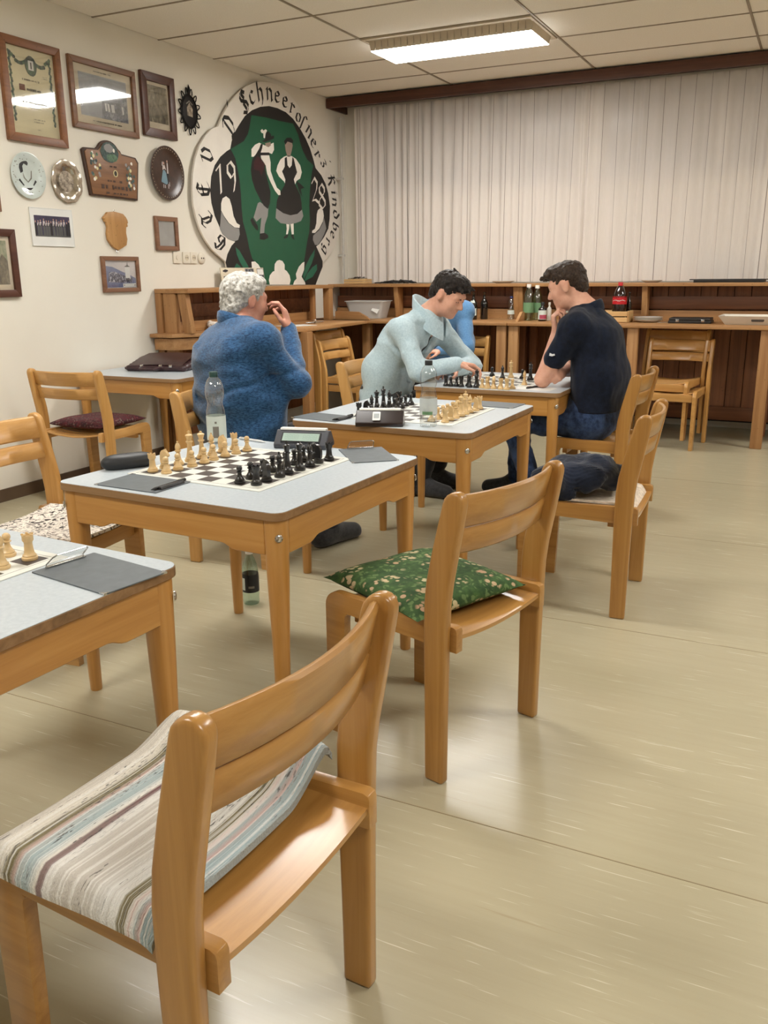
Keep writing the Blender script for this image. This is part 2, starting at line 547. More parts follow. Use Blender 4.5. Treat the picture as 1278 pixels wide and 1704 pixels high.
# ---------------------------------------------------------------- tables
def make_table_parts():
    out = []
    H = 0.70; W = 0.415
    top = MB(); top.prism(rrect(W, W, 0.035, 6), H - 0.024, H - 0.0012, 'z')
    out.append(('table_top', top.mesh('table_top', 'edge_wood', bevel=0.0015, seg=1), None))
    lam = MB(); lam.prism(rrect(W - 0.0015, W - 0.0015, 0.034, 6), H - 0.0012, H, 'z')
    out.append(('laminate', lam.mesh('laminate', 'laminate', smooth=0), 'table_top'))
    c = W - 0.04
    for a in range(4):
        ap = MB()
        L = c - 0.022; z1 = H - 0.024; z0 = z1 - 0.085; zl = z0 - 0.016
        pr = [(-L, z1), (-L, zl), (-L + 0.10, zl)] + [(-L + 0.10 + 0.05 * t, zl + (z0 - zl) * (3 * t * t - 2 * t ** 3)) for t in (0.25, 0.5, 0.75, 1)]
        pr = pr + [(-x, z) for x, z in pr[::-1]]
        ap.prism(pr, c + 0.006, c + 0.026, 'y')
        R = Matrix.Rotation(a * PI / 2, 4, 'Z')
        ap.v = [tuple(R @ Vector(p)) for p in ap.v]
        out.append(('apron', ap.mesh('apron', 'table_wood_y' if a % 2 else 'table_wood_x', smooth=30, bevel=0.002, seg=1), None))
    for sx in (-1, 1):
        for sy in (-1, 1):
            lg = MB()
            n = 20
            rings = []
            for z, r, sq in ((0.0, 0.0175, 0), (0.004, 0.019, 0), (0.3, 0.0235, 0.1), (0.52, 0.0285, 0.35), (H - 0.025, 0.030, 0.55)):
                ring = []
                for k in range(n):
                    a = 2 * PI * k / n
                    e = 1.0 / max(abs(math.cos(a)), abs(math.sin(a)))
                    rr = r * (1 + sq * (e - 1))
                    ring.append((sx * c + rr * math.cos(a), sy * c + rr * math.sin(a), z))
                rings.append(ring)
            lg.loft(rings)
            out.append(('leg', lg.mesh('leg', 'table_wood_z', smooth=50), None))
            bl = MB()
            d = Vector((sx, sy, 0)).normalized()
            ctr = Vector((sx * c, sy * c, H - 0.072)) + d * 0.0345
            sd = Vector((-d.y, d.x, 0))
            rings = []
            for o, r in ((0, 0.011), (0.003, 0.011), (0.0055, 0.008), (0.006, 0.001)):
                rings.append([ctr + d * o + sd * (r * math.cos(2 * PI * k / 12)) + Vector((0, 0, r * math.sin(2 * PI * k / 12))) for k in range(12)])
            bl.loft(rings)
            out.append(('bolt', bl.mesh('bolt', 'chrome'), 'leg'))
    return out
table_parts = make_table_parts()
def place_parts(root, parts):
    last = {}
    for nm, me, par in parts:
        o = link(nm, me, last[par] if par else root)
        last[nm] = o
TABLES = [((-1.62, 1.015), -3.0, 'grey laminate table cut by left edge, one clipboard with a wire clip'),
          ((-1.605, 2.265), -2.5, 'grey laminate table with white pieces in front of the old man\'s bottle'),
          ((-1.58, 3.555), -1.0, 'middle grey laminate table with brown case and clear water bottle'),
          ((-1.58, 4.825), 0.0, 'farthest grey laminate table between the two young players'),
          ((-3.855, 4.585), 0.0, 'grey laminate table by the left wall with a leather briefcase')]
for (x, y), a, lab in TABLES:
    t = thing('chess_table', lab, 'table', (x, y, 0), math.radians(a), 'small wooden tables')
    place_parts(t, table_parts)

# ---------------------------------------------------------------- chairs
def chair_parts(kind):
    """kind: ply (shaped seat panel) or slat (seat of cross slats)"""
    out = []
    wz, wx, wy = ('beech_z', 'beech_x', 'beech_y') if kind == 'ply' else ('maple_z', 'maple_x', 'maple_y')
    cen = [(0.0, -0.200, 0.029), (0.2, -0.2, 0.031), (0.40, -0.200, 0.034), (0.50, -0.202, 0.035), (0.56, -0.209, 0.0355), (0.64, -0.225, 0.0345), (0.70, -0.238, 0.0325), (0.767, -0.252, 0.030)]
    front = [(y + h, z) for z, y, h in cen]
    back = [(y - h, z) for z, y, h in cen]
    yt, zt, ht = -0.252, 0.767, 0.030
    cap = [(yt + ht * math.cos(a) - 0.006 * math.sin(a), zt + ht * 1.05 * math.sin(a)) for a in [PI * i / 8 for i in range(1, 8)]]
    poly = front + cap + back[::-1]
    for s in (-1, 1):
        p = MB(); p.prism(poly, s * 0.2165, s * 0.2465, 'x')
        out.append(('back_post', p.mesh('back_post', wz, smooth=50, bevel=0.009, seg=3), None))
    # inverted-L side frames: rail and front leg in one bent piece
    for s in (-1, 1):
        r0, r1 = 0.190, 0.2160
        zt = 0.440; zb = 0.388
        pl = [(-0.250, zb), (0.135, zb - 0.004)] + arc(0.118, zb - 0.022, 0.018, 90, 0, 3)[1:] + [(0.140, 0.20), (0.148, 0.0), (0.208, 0.0), (0.208, zt - 0.045)] + arc(0.163, zt - 0.045, 0.045, 0, 90, 6)[1:] + [(0.0, zt - 0.004), (-0.238, zt), (-0.247, zt - 0.004), (-0.250, zt - 0.012)]
        if kind == 'ply':
            pl[0:0] = [(-0.250, zb - 0.016), (-0.234, zb - 0.016)]
            del pl[2]
        p = MB(); p.prism(pl, s * r0, s * r1, 'x')
        out.append(('side_frame', p.mesh('side_frame', wy, smooth=50, bevel=0.005, seg=2), None))
    # backrest: two curved slats
    def slat(z0, z1, y0, y1, sag):
        mb = MB(); rings = []
        n = 14
        for i in range(n + 1):
            u = -1 + 2 * i / n
            x = 0.2175 * u
            off = -sag * (1 - u * u)
            th = 0.009
            cs = [(th, z0 + 0.006), (th, z1 - 0.006), (th - 0.006, z1), (-th + 0.006, z1), (-th, z1 - 0.006), (-th, z0 + 0.006), (-th + 0.006, z0), (th - 0.006, z0)]
            rings.append([(x, (y0 + (y1 - y0) * (z - z0) / (z1 - z0)) + off + dy, z) for dy, z in cs])
        mb.loft(rings)
        return mb.mesh('back_slat', wx, smooth=50)
    gap = 0.0022 if kind == 'ply' else 0.014
    out.append(('back_slat', slat(0.696 + gap / 2, 0.786, -0.231, -0.251, 0.040), None))
    out.append(('back_slat', slat(0.626, 0.696 - gap / 2, -0.217, -0.231, 0.038), None))
    if kind == 'ply':
        mb = MB()
        def top(u, v, dz):
            x = -0.1905 + 0.381 * u; y = -0.246 + 0.436 * v
            z = 0.414 - 0.014 * (1 - (2 * u - 1) ** 2) - 0.010 * math.cos(PI * min(1, v * 1.0)) * 0 + (0.006 * v) + dz
            if v > 0.9: z -= (v - 0.9) * 0.12
            return (x, y, z)
        nu, nv = 12, 12
        vs = [top(i / nu, j / nv, 0) for j in range(nv + 1) for i in range(nu + 1)] + [top(i / nu, j / nv, -0.011) for j in range(nv + 1) for i in range(nu + 1)]
        w = nu + 1; o = w * (nv + 1); fs = []
        for j in range(nv):
            for i in range(nu):
                a = j * w + i
                fs.append((a, a + 1, a + w + 1, a + w)); fs.append((o + a, o + a + w, o + a + w + 1, o + a + 1))
        for i in range(nu):
            fs.append((i, o + i, o + i + 1, i + 1)); a = nv * w + i; fs.append((a, a + 1, o + a + 1, o + a))
        for j in range(nv):
            a = j * w; fs.append((a, a + w, o + a + w, o + a)); a += nu; fs.append((a, o + a, o + a + w, a + w))
        mb.add(vs, fs)
        out.append(('seat', mb.mesh('seat', wx, smooth=40), None))
        cl = MB().box(-0.186, 0.186, -0.16, -0.135, 0.350, 0.376)
        out.append(('cross_rail', cl.mesh('cross_rail', wx, bevel=0.003), None))
    else:
        for k in range(8):
            y = -0.215 + 0.052 * k
            mb = MB(); rings = []
            for i in range(9):
                u = -1 + 2 * i / 8
                z = 0.432 - 0.020 * (1 - u * u)
                rings.append([(0.19 * u, y - 0.021, z - 0.010), (0.19 * u, y + 0.021, z - 0.010), (0.19 * u, y + 0.021, z), (0.19 * u, y - 0.021, z)])
            mb.loft(rings)
            out.append(('seat_slat', mb.mesh('seat_slat', wx, smooth=30, bevel=0.002, seg=1), None))
        out.append(('front_rail', MB().box(-0.186, 0.186, 0.165, 0.19, 0.36, 0.415).mesh('front_rail', wx, bevel=0.003), None))
    out.append(('cross_rail', MB().box(-0.186, 0.186, 0.10, 0.125, 0.352, 0.378).mesh('cross_rail', wx, bevel=0.003), None))
    return out
CH_PLY = chair_parts('ply')
CH_SLAT = chair_parts('slat')
def chair(x, y, deg, label, parts, z=0.0):
    t = thing('wooden_chair', label, 'chair', (x, y, z), math.radians(deg), 'honey-coloured wooden chairs')
    place_parts(t, parts)
    return t
chair(-0.863, 0.979, 87.4, 'nearest wooden chair with a striped woven seat rug', CH_PLY)
chair(-0.924, 2.165, 75.8, 'wooden chair with the green flowered cushion', CH_PLY)
chair(-0.795, 3.455, 92.0, 'wooden chair with a dark jacket lying on its seat', CH_PLY)
chair(-1.057, 4.788, 89.0, 'wooden chair on which the man in the navy shirt sits', CH_PLY)
chair(-3.834, 3.90, 5.2, 'wooden chair with a burgundy cushion beside the left wall', CH_SLAT)
chair(-2.404, 2.198, -83.2, 'wooden chair with a white and black patterned seat pad', CH_SLAT)
chair(-2.33, 3.345, -88.0, 'wooden chair the grey-haired man in blue sits on', CH_SLAT)
chair(-2.30, 4.83, -88.0, 'wooden chair of the young man in the pale blue jacket', CH_SLAT)

# ---------------------------------------------------------------- built-in counters with shelf above
CZ = 0.905; SZ = 1.213
plain('dark_gap', S(30, 20, 14), 0.8)
def plank_row(parent, xs, y, z0, z1, th=0.018, mat='plank_z', horiz=False):
    for k in range(len(xs) - 1):
        j = 0.0015 * ((k * 7) % 3)
        MB().box(xs[k] + 0.002, xs[k + 1] - 0.002, y - th - j, y - j, z0, z1).build('plank', mat, parent, bevel=0.002, seg=1)
def back_unit(label, x0, x1, posts, braces):
    t = thing('wall_counter', label, 'counter', (0, 0, 0))
    MB().box(x0, x1, 7.00, 7.72, CZ - 0.024, CZ).build('worktop', 'pine_x', t, bevel=0.004)
    MB().box(x0, x1, 7.50, 7.80, SZ - 0.028, SZ).build('shelf_board', 'pine_x', t, bevel=0.004)
    MB().box(x0, x1, 7.675, 7.70, CZ, CZ + 0.085).build('lip_board', 'pine_x', t, bevel=0.003)
    MB().box(x0, x1, 7.690, 7.708, 1.0, 1.10).build('cross_board', 'plank_x', t, bevel=0.002)
    MB().box(x0, x1, 7.700, 7.718, 0.10, 0.21).build('base_board', 'plank_x', t, bevel=0.002)
    n = int(round((x1 - x0) / 0.128)); xs = [x0 + (x1 - x0) * i / n for i in range(n + 1)]
    plank_row(t, xs, 7.745, 0.12, SZ - 0.03)
    MB().box(x0, x1, 7.76, 7.80, 0.08, SZ - 0.03).build('backing', 'dark_gap', t)
    for a in posts:
        MB().box(a, a + 0.085, 7.02, 7.07, 0, CZ - 0.024).build('post', 'pine_z', t, bevel=0.008, seg=2)
    for a in posts:
        MB().box(a + 0.01, a + 0.075, 7.60, 7.66, 0, CZ - 0.024).build('rear_post', 'plank_z', t, bevel=0.004)
    for a in braces:
        p = MB(); p.prism([(7.58, CZ), (7.66, CZ), (7.66, SZ - 0.028), (7.53, SZ - 0.028)], a, a + 0.045, 'x')
        p.build('brace', 'pine_z', t, bevel=0.004)
    return t
ua = back_unit('built-in pine counter behind the players, left of the double posts', -4.28, -2.315, [-2.409], [-2.44, -3.6])
ub = back_unit('built-in pine counter on the right with crate, bottles and trays', -2.31, 3.2, [-2.305, -1.34, -0.38, 0.6, 1.6], [-2.40, -1.34, 0.55])
# slanted end pieces standing on the worktops where two units meet
for par, a, b_ in ((ub, -2.30, -2.275),):
    p = MB(); p.prism([(7.18, CZ), (7.62, CZ), (7.62, CZ + 0.075), (7.30, CZ + 0.075)], a, b_, 'x')
    p.build('end_piece', 'pine_y', par, bevel=0.003)

lu = thing('wall_counter', 'built-in pine counter along the left wall below the round emblem', 'counter', (0, 0, 0))
poly = [(-4.285, 4.93), (-4.085, 4.93), (-3.52, 5.84), (-3.61, 7.12), (-3.61, 7.20), (-4.285, 7.20)]
MB().prism(poly, CZ - 0.026, CZ, 'z').build('worktop', 'pine_y', lu, bevel=0.004)
inner = [(-4.27, 4.96), (-4.10, 4.96), (-3.56, 5.83), (-3.60, 5.87), (-4.13, 5.02), (-4.27, 5.02)]
MB().prism(inner, CZ - 0.115, CZ - 0.034, 'z').build('front_rail', 'pine_y', lu, bevel=0.003)
MB().box(-4.29, -3.99, 5.02, 7.10, SZ - 0.03, SZ).build('shelf_board', 'pine_y', lu, bevel=0.004)
MB().box(-4.29, -4.235, 5.02, 5.065, 0, SZ - 0.03).build('end_post', 'pine_z', lu, bevel=0.006)
MB().box(-4.225, -4.115, 5.03, 5.075, 0, SZ - 0.03).build('end_post', 'pine_z', lu, bevel=0.006)
p = MB(); p.prism([(-4.06, CZ), (-3.99, CZ), (-4.03, SZ - 0.03), (-4.10, SZ - 0.03)], 5.035, 5.085, 'y'); p.build('brace', 'pine_z', lu, bevel=0.006)
MB().box(-4.06, -3.995, 7.02, 7.09, CZ, SZ - 0.03).build('post', 'pine_z', lu, bevel=0.006)
MB().box(-4.10, -4.06, 6.85, 6.89, CZ, SZ - 0.03).build('brace', 'pine_z', lu, bevel=0.004)
MB().box(-4.165, -4.145, 5.05, 7.02, CZ, CZ + 0.075).build('lip_board', 'pine_y', lu, bevel=0.003)
MB().box(-4.268, -4.250, 5.08, 7.15, 1.0, 1.10).build('cross_board', 'plank_x', lu, bevel=0.002)
ys = [5.07 + 0.121 * i for i in range(19)]
for k in range(18):
    MB().box(-4.290, -4.272 + 0.0015 * (k % 3), ys[k] + 0.002, ys[k + 1] - 0.002, 0.12, SZ - 0.03).build('plank', 'plank_z', lu, bevel=0.002, seg=1)
MB().box(-3.565, -3.50, 5.80, 5.885, 0, CZ - 0.026).build('post', 'pine_z', lu, bevel=0.008)
MB().box(-3.70, -3.62, 7.08, 7.15, 0, CZ - 0.026).build('post', 'pine_z', lu, bevel=0.008)
MB().box(-4.20, -4.13, 5.95, 6.02, 0, CZ - 0.026).build('rear_post', 'plank_z', lu, bevel=0.004)
p = MB(); p.prism([(-3.98, CZ), (-3.625, CZ), (-3.66, CZ + 0.03), (-3.74, CZ + 0.07), (-3.98, CZ + 0.075)], 7.095, 7.12, 'y')
p.build('end_piece', 'pine_x', lu, bevel=0.003)
# chairs at the counters
chair(-1.02, 7.02, 173.0, 'slatted chair lying uppermost of two stacked below the right counter', CH_SLAT, 0.066)
chair(-0.965, 6.965, 177.0, 'slatted chair standing lowermost of the two stacked below the right counter', CH_SLAT, 0.0)
chair(-3.40, 6.35, -91.0, 'slatted chair lying uppermost of two stacked below the left counter', CH_SLAT, 0.066)
chair(-3.35, 6.36, -92.0, 'slatted chair standing lowermost of two stacked below the left counter', CH_SLAT)
chair(-2.72, 6.80, 180.0, 'chair of the man in the light blue sweater by the counter', CH_SLAT)

# ---------------------------------------------------------------- people: distance-field bodies turned into meshes
def vnoise(P, scale, seed, octaves=2):
    """value noise in numpy, P (...,3)"""
    rs = np.random.RandomState(seed)
    T = rs.rand(32, 32, 32).astype(np.float32) * 2 - 1
    out = np.zeros(P.shape[:-1], np.float32); amp = 1.0; sc = np.asarray(scale, np.float32)
    for o in range(octaves):
        q = P * sc; i = np.floor(q).astype(np.int32); t = q - i; t = t * t * (3 - 2 * t)
        i &= 31; j = (i + 1) & 31
        x0, y0, z0 = i[..., 0], i[..., 1], i[..., 2]; x1, y1, z1 = j[..., 0], j[..., 1], j[..., 2]
        tx_, ty_, tz_ = t[..., 0], t[..., 1], t[..., 2]
        c00 = T[x0, y0, z0] * (1 - tx_) + T[x1, y0, z0] * tx_
        c10 = T[x0, y1, z0] * (1 - tx_) + T[x1, y1, z0] * tx_
        c01 = T[x0, y0, z1] * (1 - tx_) + T[x1, y0, z1] * tx_
        c11 = T[x0, y1, z1] * (1 - tx_) + T[x1, y1, z1] * tx_
        out += amp * ((c00 * (1 - ty_) + c10 * ty_) * (1 - tz_) + (c01 * (1 - ty_) + c11 * ty_) * tz_)
        amp *= 0.5; sc = sc * 2.03
    return out

class Field:
    """smooth union of tapered capsules and ellipsoids"""
    def __init__(s): s.p = []
    def cap(s, a, b, ra, rb=None, k=0.03, sub=False):
        s.p.append(('c', np.array(a, float), np.array(b, float), ra, rb if rb is not None else ra, k, sub)); return s
    def ell(s, c, r, M=None, k=0.03, sub=False):
        s.p.append(('e', np.array(c, float), np.array(r, float), None if M is None else np.array(M, float), 0, k, sub)); return s
    def mesh(s, name, mats, vox=0.007, inset=0.0, noise=None, cut=None, smooth_iter=1, zmin=None):
        lo = np.full(3, 1e9); hi = -lo
        for q in s.p:
            if q[6]: continue
            if q[0] == 'c': r = max(q[3], q[4]); a = np.minimum(q[1], q[2]) - r; b = np.maximum(q[1], q[2]) + r
            else: r = q[2].max(); a = q[1] - r; b = q[1] + r
            lo = np.minimum(lo, a); hi = np.maximum(hi, b)
        lo -= 0.03; hi += 0.03
        n = np.ceil((hi - lo) / vox).astype(int) + 1
        D = np.full(n, 0.2, np.float32)
        ax = [lo[i] + vox * np.arange(n[i]) for i in range(3)]
        for q in s.p:
            typ, A, B, r1, r2, k, sub = q
            if typ == 'c': r = max(r1, r2); a = np.minimum(A, B) - r; b = np.maximum(A, B) + r
            else: r = B.max(); a = A - r; b = A + r
            pad = k + 0.05
            i0 = np.clip(np.floor((a - pad - lo) / vox).astype(int), 0, n - 1); i1 = np.clip(np.ceil((b + pad - lo) / vox).astype(int) + 1, 1, n)
            X, Y, Z = np.meshgrid(ax[0][i0[0]:i1[0]], ax[1][i0[1]:i1[1]], ax[2][i0[2]:i1[2]], indexing='ij')
            if typ == 'c':
                ba = B - A; L = max(ba @ ba, 1e-9)
                t = np.clip(((X - A[0]) * ba[0] + (Y - A[1]) * ba[1] + (Z - A[2]) * ba[2]) / L, 0, 1)
                d = np.sqrt((X - A[0] - t * ba[0]) ** 2 + (Y - A[1] - t * ba[1]) ** 2 + (Z - A[2] - t * ba[2]) ** 2) - (r1 + (r2 - r1) * t)
            else:
                P = np.stack([X - A[0], Y - A[1], Z - A[2]], -1)
                if r1 is not None: P = P @ r1.T
                k0 = np.sqrt(((P / B) ** 2).sum(-1)); k1 = np.sqrt(((P / B ** 2) ** 2).sum(-1))
                d = k0 * (k0 - 1) / np.maximum(k1, 1e-6)
            S_ = D[i0[0]:i1[0], i0[1]:i1[1], i0[2]:i1[2]]
            if sub:
                h = np.maximum(k - np.abs(S_ + d), 0) / k
                S_[...] = np.maximum(S_, -d) + h * h * k * 0.25
            else:
                h = np.maximum(k - np.abs(S_ - d), 0) / k
                S_[...] = np.minimum(S_, d) - h * h * k * 0.25
        D += inset
        if noise is not None or cut is not None or zmin is not None:
            m = np.abs(D) < 0.05
            idx = np.argwhere(m)
            P = lo + idx * vox
            if noise is not None: D[m] += noise(P).astype(np.float32)
            if cut is not None:
                D = np.maximum(D, -0.2)
                full = lo + np.argwhere(D < 0.06) * vox
                mm = D < 0.06
                D[mm] = np.maximum(D[mm], cut(full).astype(np.float32))
            if zmin is not None:
                zz = ax[2][None, None, :]
                D = np.maximum(D, (zmin - zz).astype(np.float32))
        return surface_nets(D, lo, vox, name, mats, smooth_iter)

def surface_nets(D, lo, vox, name, mats, it=1):
    ins = D < 0
    c = np.zeros(np.array(D.shape) - 1, np.uint8)
    for dx in (0, 1):
        for dy in (0, 1):
            for dz in (0, 1):
                c += ins[dx:D.shape[0] - 1 + dx, dy:D.shape[1] - 1 + dy, dz:D.shape[2] - 1 + dz]
    act = (c > 0) & (c < 8)
    cells = np.argwhere(act)
    vid = np.full(c.shape, -1, np.int64); vid[act] = np.arange(len(cells))
    acc = np.zeros((len(cells), 3)); cnt = np.zeros(len(cells))
    offs = [(i, j, k) for i in (0, 1) for j in (0, 1) for k in (0, 1)]
    vals = {o: D[cells[:, 0] + o[0], cells[:, 1] + o[1], cells[:, 2] + o[2]] for o in offs}
    for o in offs:
        for a in range(3):
            if o[a] == 0:
                o2 = list(o); o2[a] = 1; o2 = tuple(o2)
                v0, v1 = vals[o], vals[o2]
                m = (v0 < 0) != (v1 < 0)
                t = np.where(m, v0 / np.where(m, v0 - v1, 1), 0)
                p = np.tile(np.array(o, float), (len(cells), 1)); p[:, a] += t
                acc[m] += p[m]; cnt[m] += 1
    verts = lo + vox * (cells + acc / cnt[:, None])
    faces = []
    for a in range(3):
        b_, c_ = (a + 1) % 3, (a + 2) % 3
        s0 = [slice(None)] * 3; s1 = [slice(None)] * 3
        s0[a] = slice(0, -1); s1[a] = slice(1, None)
        e = ins[tuple(s0)] != ins[tuple(s1)]
        E_ = np.argwhere(e)
        ok = (E_[:, b_] > 0) & (E_[:, c_] > 0) & (E_[:, b_] < c.shape[b_]) & (E_[:, c_] < c.shape[c_])
        E_ = E_[ok]
        def V(db, dc):
            q = E_.copy(); q[:, b_] += db; q[:, c_] += dc
            return vid[q[:, 0], q[:, 1], q[:, 2]]
        quad = np.stack([V(-1, -1), V(0, -1), V(0, 0), V(-1, 0)], 1)
        flip = ~ins[E_[:, 0], E_[:, 1], E_[:, 2]]
        quad[flip] = quad[flip][:, ::-1]
        faces.append(quad)
    F_ = np.concatenate(faces); F_ = F_[(F_ >= 0).all(1)]
    for _ in range(it):
        s_ = np.zeros_like(verts); n_ = np.zeros(len(verts))
        for i in range(4):
            for j in ((i + 1) % 4,):
                np.add.at(s_, F_[:, i], verts[F_[:, j]]); np.add.at(n_, F_[:, i], 1)
                np.add.at(s_, F_[:, j], verts[F_[:, i]]); np.add.at(n_, F_[:, j], 1)
        verts = verts * 0.4 + 0.6 * s_ / np.maximum(n_, 1)[:, None]
    me = bpy.data.meshes.new(name)
    me.vertices.add(len(verts)); me.vertices.foreach_set('co', verts.ravel().astype(np.float32))
    me.loops.add(F_.size); me.loops.foreach_set('vertex_index', F_.ravel().astype(np.int32))
    me.polygons.add(len(F_)); me.polygons.foreach_set('loop_start', np.arange(0, F_.size, 4, dtype=np.int32))
    me.polygons.foreach_set('use_smooth', np.ones(len(F_), bool))
    if not isinstance(mats, (list, tuple)): mats = [mats]
    for m in mats: me.materials.append(MATS[m])
    me.update(calc_edges=True); me.validate()
    return me

def fabric(name, c1, c2, scale=60, rough=0.9, bump=0.25, bscale=220, sheen=0.3, stretch=(1, 1, 1), big=None):
    t = NT(name)
    v = t.coord(stretch)
    n = t.noise(v, scale, 4, 0.7)
    col = t.ramp(n, [(0.36, c1), (0.64, c2)])
    t.base(col)
    t.rough(rough)
    t.b.inputs['Specular IOR Level'].default_value = 0.2
    t.b.inputs['Sheen Weight'].default_value = sheen
    t.bump(t.noise(v, bscale, 3), bump, 0.003)
    return t.m
def m_skin(name, c1, c2):
    t = NT(name)
    v = t.coord()
    n = t.noise(v, 22, 4, 0.6)
    t.base(t.ramp(n, [(0.3, c1), (0.7, c2)]))
    t.rough(0.5)
    t.b.inputs['Subsurface Weight'].default_value = 0.12
    t.b.inputs['Subsurface Radius'].default_value = (0.02, 0.008, 0.004)
    t.b.inputs['Subsurface Scale'].default_value = 0.4
    return t.m
m_skin('skin_fair', S(206, 150, 126), S(222, 172, 148))
m_skin('skin_ruddy', S(190, 128, 108), S(212, 156, 134))
fabric('fleece_pale', S(172, 196, 206), S(194, 214, 222), 90, bscale=260)
fabric('fleece_blue', S(20, 48, 82), S(52, 95, 136), 70, bscale=200, stretch=(1, 1, 2.4))
fabric('knit_blue', S(76, 118, 162), S(96, 138, 178), 120, bscale=300)
fabric('shirt_navy', S(14, 20, 34), S(22, 30, 48), 40, bscale=300, sheen=0.1)
fabric('tee_black', S(16, 16, 18), S(26, 26, 28), 40)
fabric('jeans', S(24, 36, 60), S(62, 82, 120), 14, bscale=400, sheen=0.1)
fabric('trousers_dark', S(22, 22, 26), S(34, 34, 38), 30)
fabric('hair_black', S(18, 14, 12), S(44, 36, 32), 90, 0.5, 0.9, 120, 0.1, (1, 1, 1))
fabric('hair_brown', S(34, 24, 18), S(66, 50, 38), 90, 0.5, 0.9, 120, 0.1)
fabric('hair_grey', S(140, 136, 128), S(206, 204, 198), 60, 0.6, 0.9, 110, 0.2)
fabric('shoe_dark', S(40, 40, 42), S(58, 58, 60), 60, 0.7)
plain('shoe_sole', S(70, 66, 60), 0.7)
plain('eye_dark', S(28, 20, 18), 0.25)
plain('white_print', S(225, 228, 230), 0.6)

class Frame:
    """person-local axes: forward, left, up"""
    def __init__(s, base, yaw):
        s.o = np.array([base[0], base[1], 0.0]); a = math.radians(yaw)
        s.f = np.array([math.cos(a), math.sin(a), 0]); s.l = np.array([-math.sin(a), math.cos(a), 0]); s.u = np.array([0, 0, 1.0])
    def __call__(s, p): return s.f * p[0] + s.l * p[1] + s.u * p[2]       # relative to the base point

def head_frame(fr, yaw, pitch, roll=0):
    y, p, r = (math.radians(a) for a in (yaw, pitch, roll))
    f = fr.f * math.cos(y) + fr.l * math.sin(y); l = -fr.f * math.sin(y) + fr.l * math.cos(y); u = fr.u
    f2 = f * math.cos(p) - u * math.sin(p); u2 = f * math.sin(p) + u * math.cos(p)
    l3 = l * math.cos(r) + u2 * math.sin(r); u3 = u2 * math.cos(r) - l * math.sin(r)
    return np.array([f2, l3, u3])

def add_head(F, c, M, neck, scale=1.0, big_nose=0.0):
    g = lambda a, b, d: c + scale * (M[0] * a + M[1] * b + M[2] * d)
    E = lambda p, r, k=0.02, sub=False: F.ell(g(*p), [x * scale for x in r], M, k, sub)
    E((-0.012, 0, 0.035), (0.098, 0.076, 0.084))
    E((0.032, 0, -0.028), (0.062, 0.060, 0.092), 0.03)
    E((0.030, 0, -0.078), (0.052, 0.050, 0.034), 0.03)
    E((0.070, 0, -0.100), (0.020, 0.024, 0.016), 0.025)
    E((0.058, 0.036, -0.028), (0.030, 0.026, 0.028), 0.025)
    E((0.058, -0.036, -0.028), (0.030, 0.026, 0.028), 0.025)
    F.cap(g(0.078, -0.036, 0.022), g(0.078, 0.036, 0.022), 0.014 * scale, None, 0.02)
    for s in (-1, 1):
        E((0.097, s * 0.031, 0.002), (0.016, 0.019, 0.010), 0.014, True)
        E((0.082, s * 0.031, 0.002), (0.0125, 0.014, 0.0105), 0.006)
    F.cap(g(0.088, 0, 0.012), g(0.112 + big_nose, 0, -0.028), 0.009 * scale, 0.013 * scale, 0.012)
    for s in (-1, 1): E((0.101, s * 0.011, -0.031), (0.010, 0.008, 0.008), 0.008)
    E((0.088, 0, -0.058), (0.011, 0.023, 0.006), 0.008)
    E((0.086, 0, -0.069), (0.011, 0.020, 0.006), 0.008)
    F.cap(g(0.097, -0.02, -0.0635), g(0.097, 0.02, -0.0635), 0.003 * scale, None, 0.004, True)
    for s in (-1, 1):
        E((-0.008, s * 0.079, -0.006), (0.021, 0.011, 0.034), 0.012)
        E((-0.003, s * 0.092, -0.002), (0.011, 0.008, 0.020), 0.008, True)
    F.cap(neck, g(-0.025, 0, -0.060), 0.060, 0.055 * scale, 0.035)
    return g

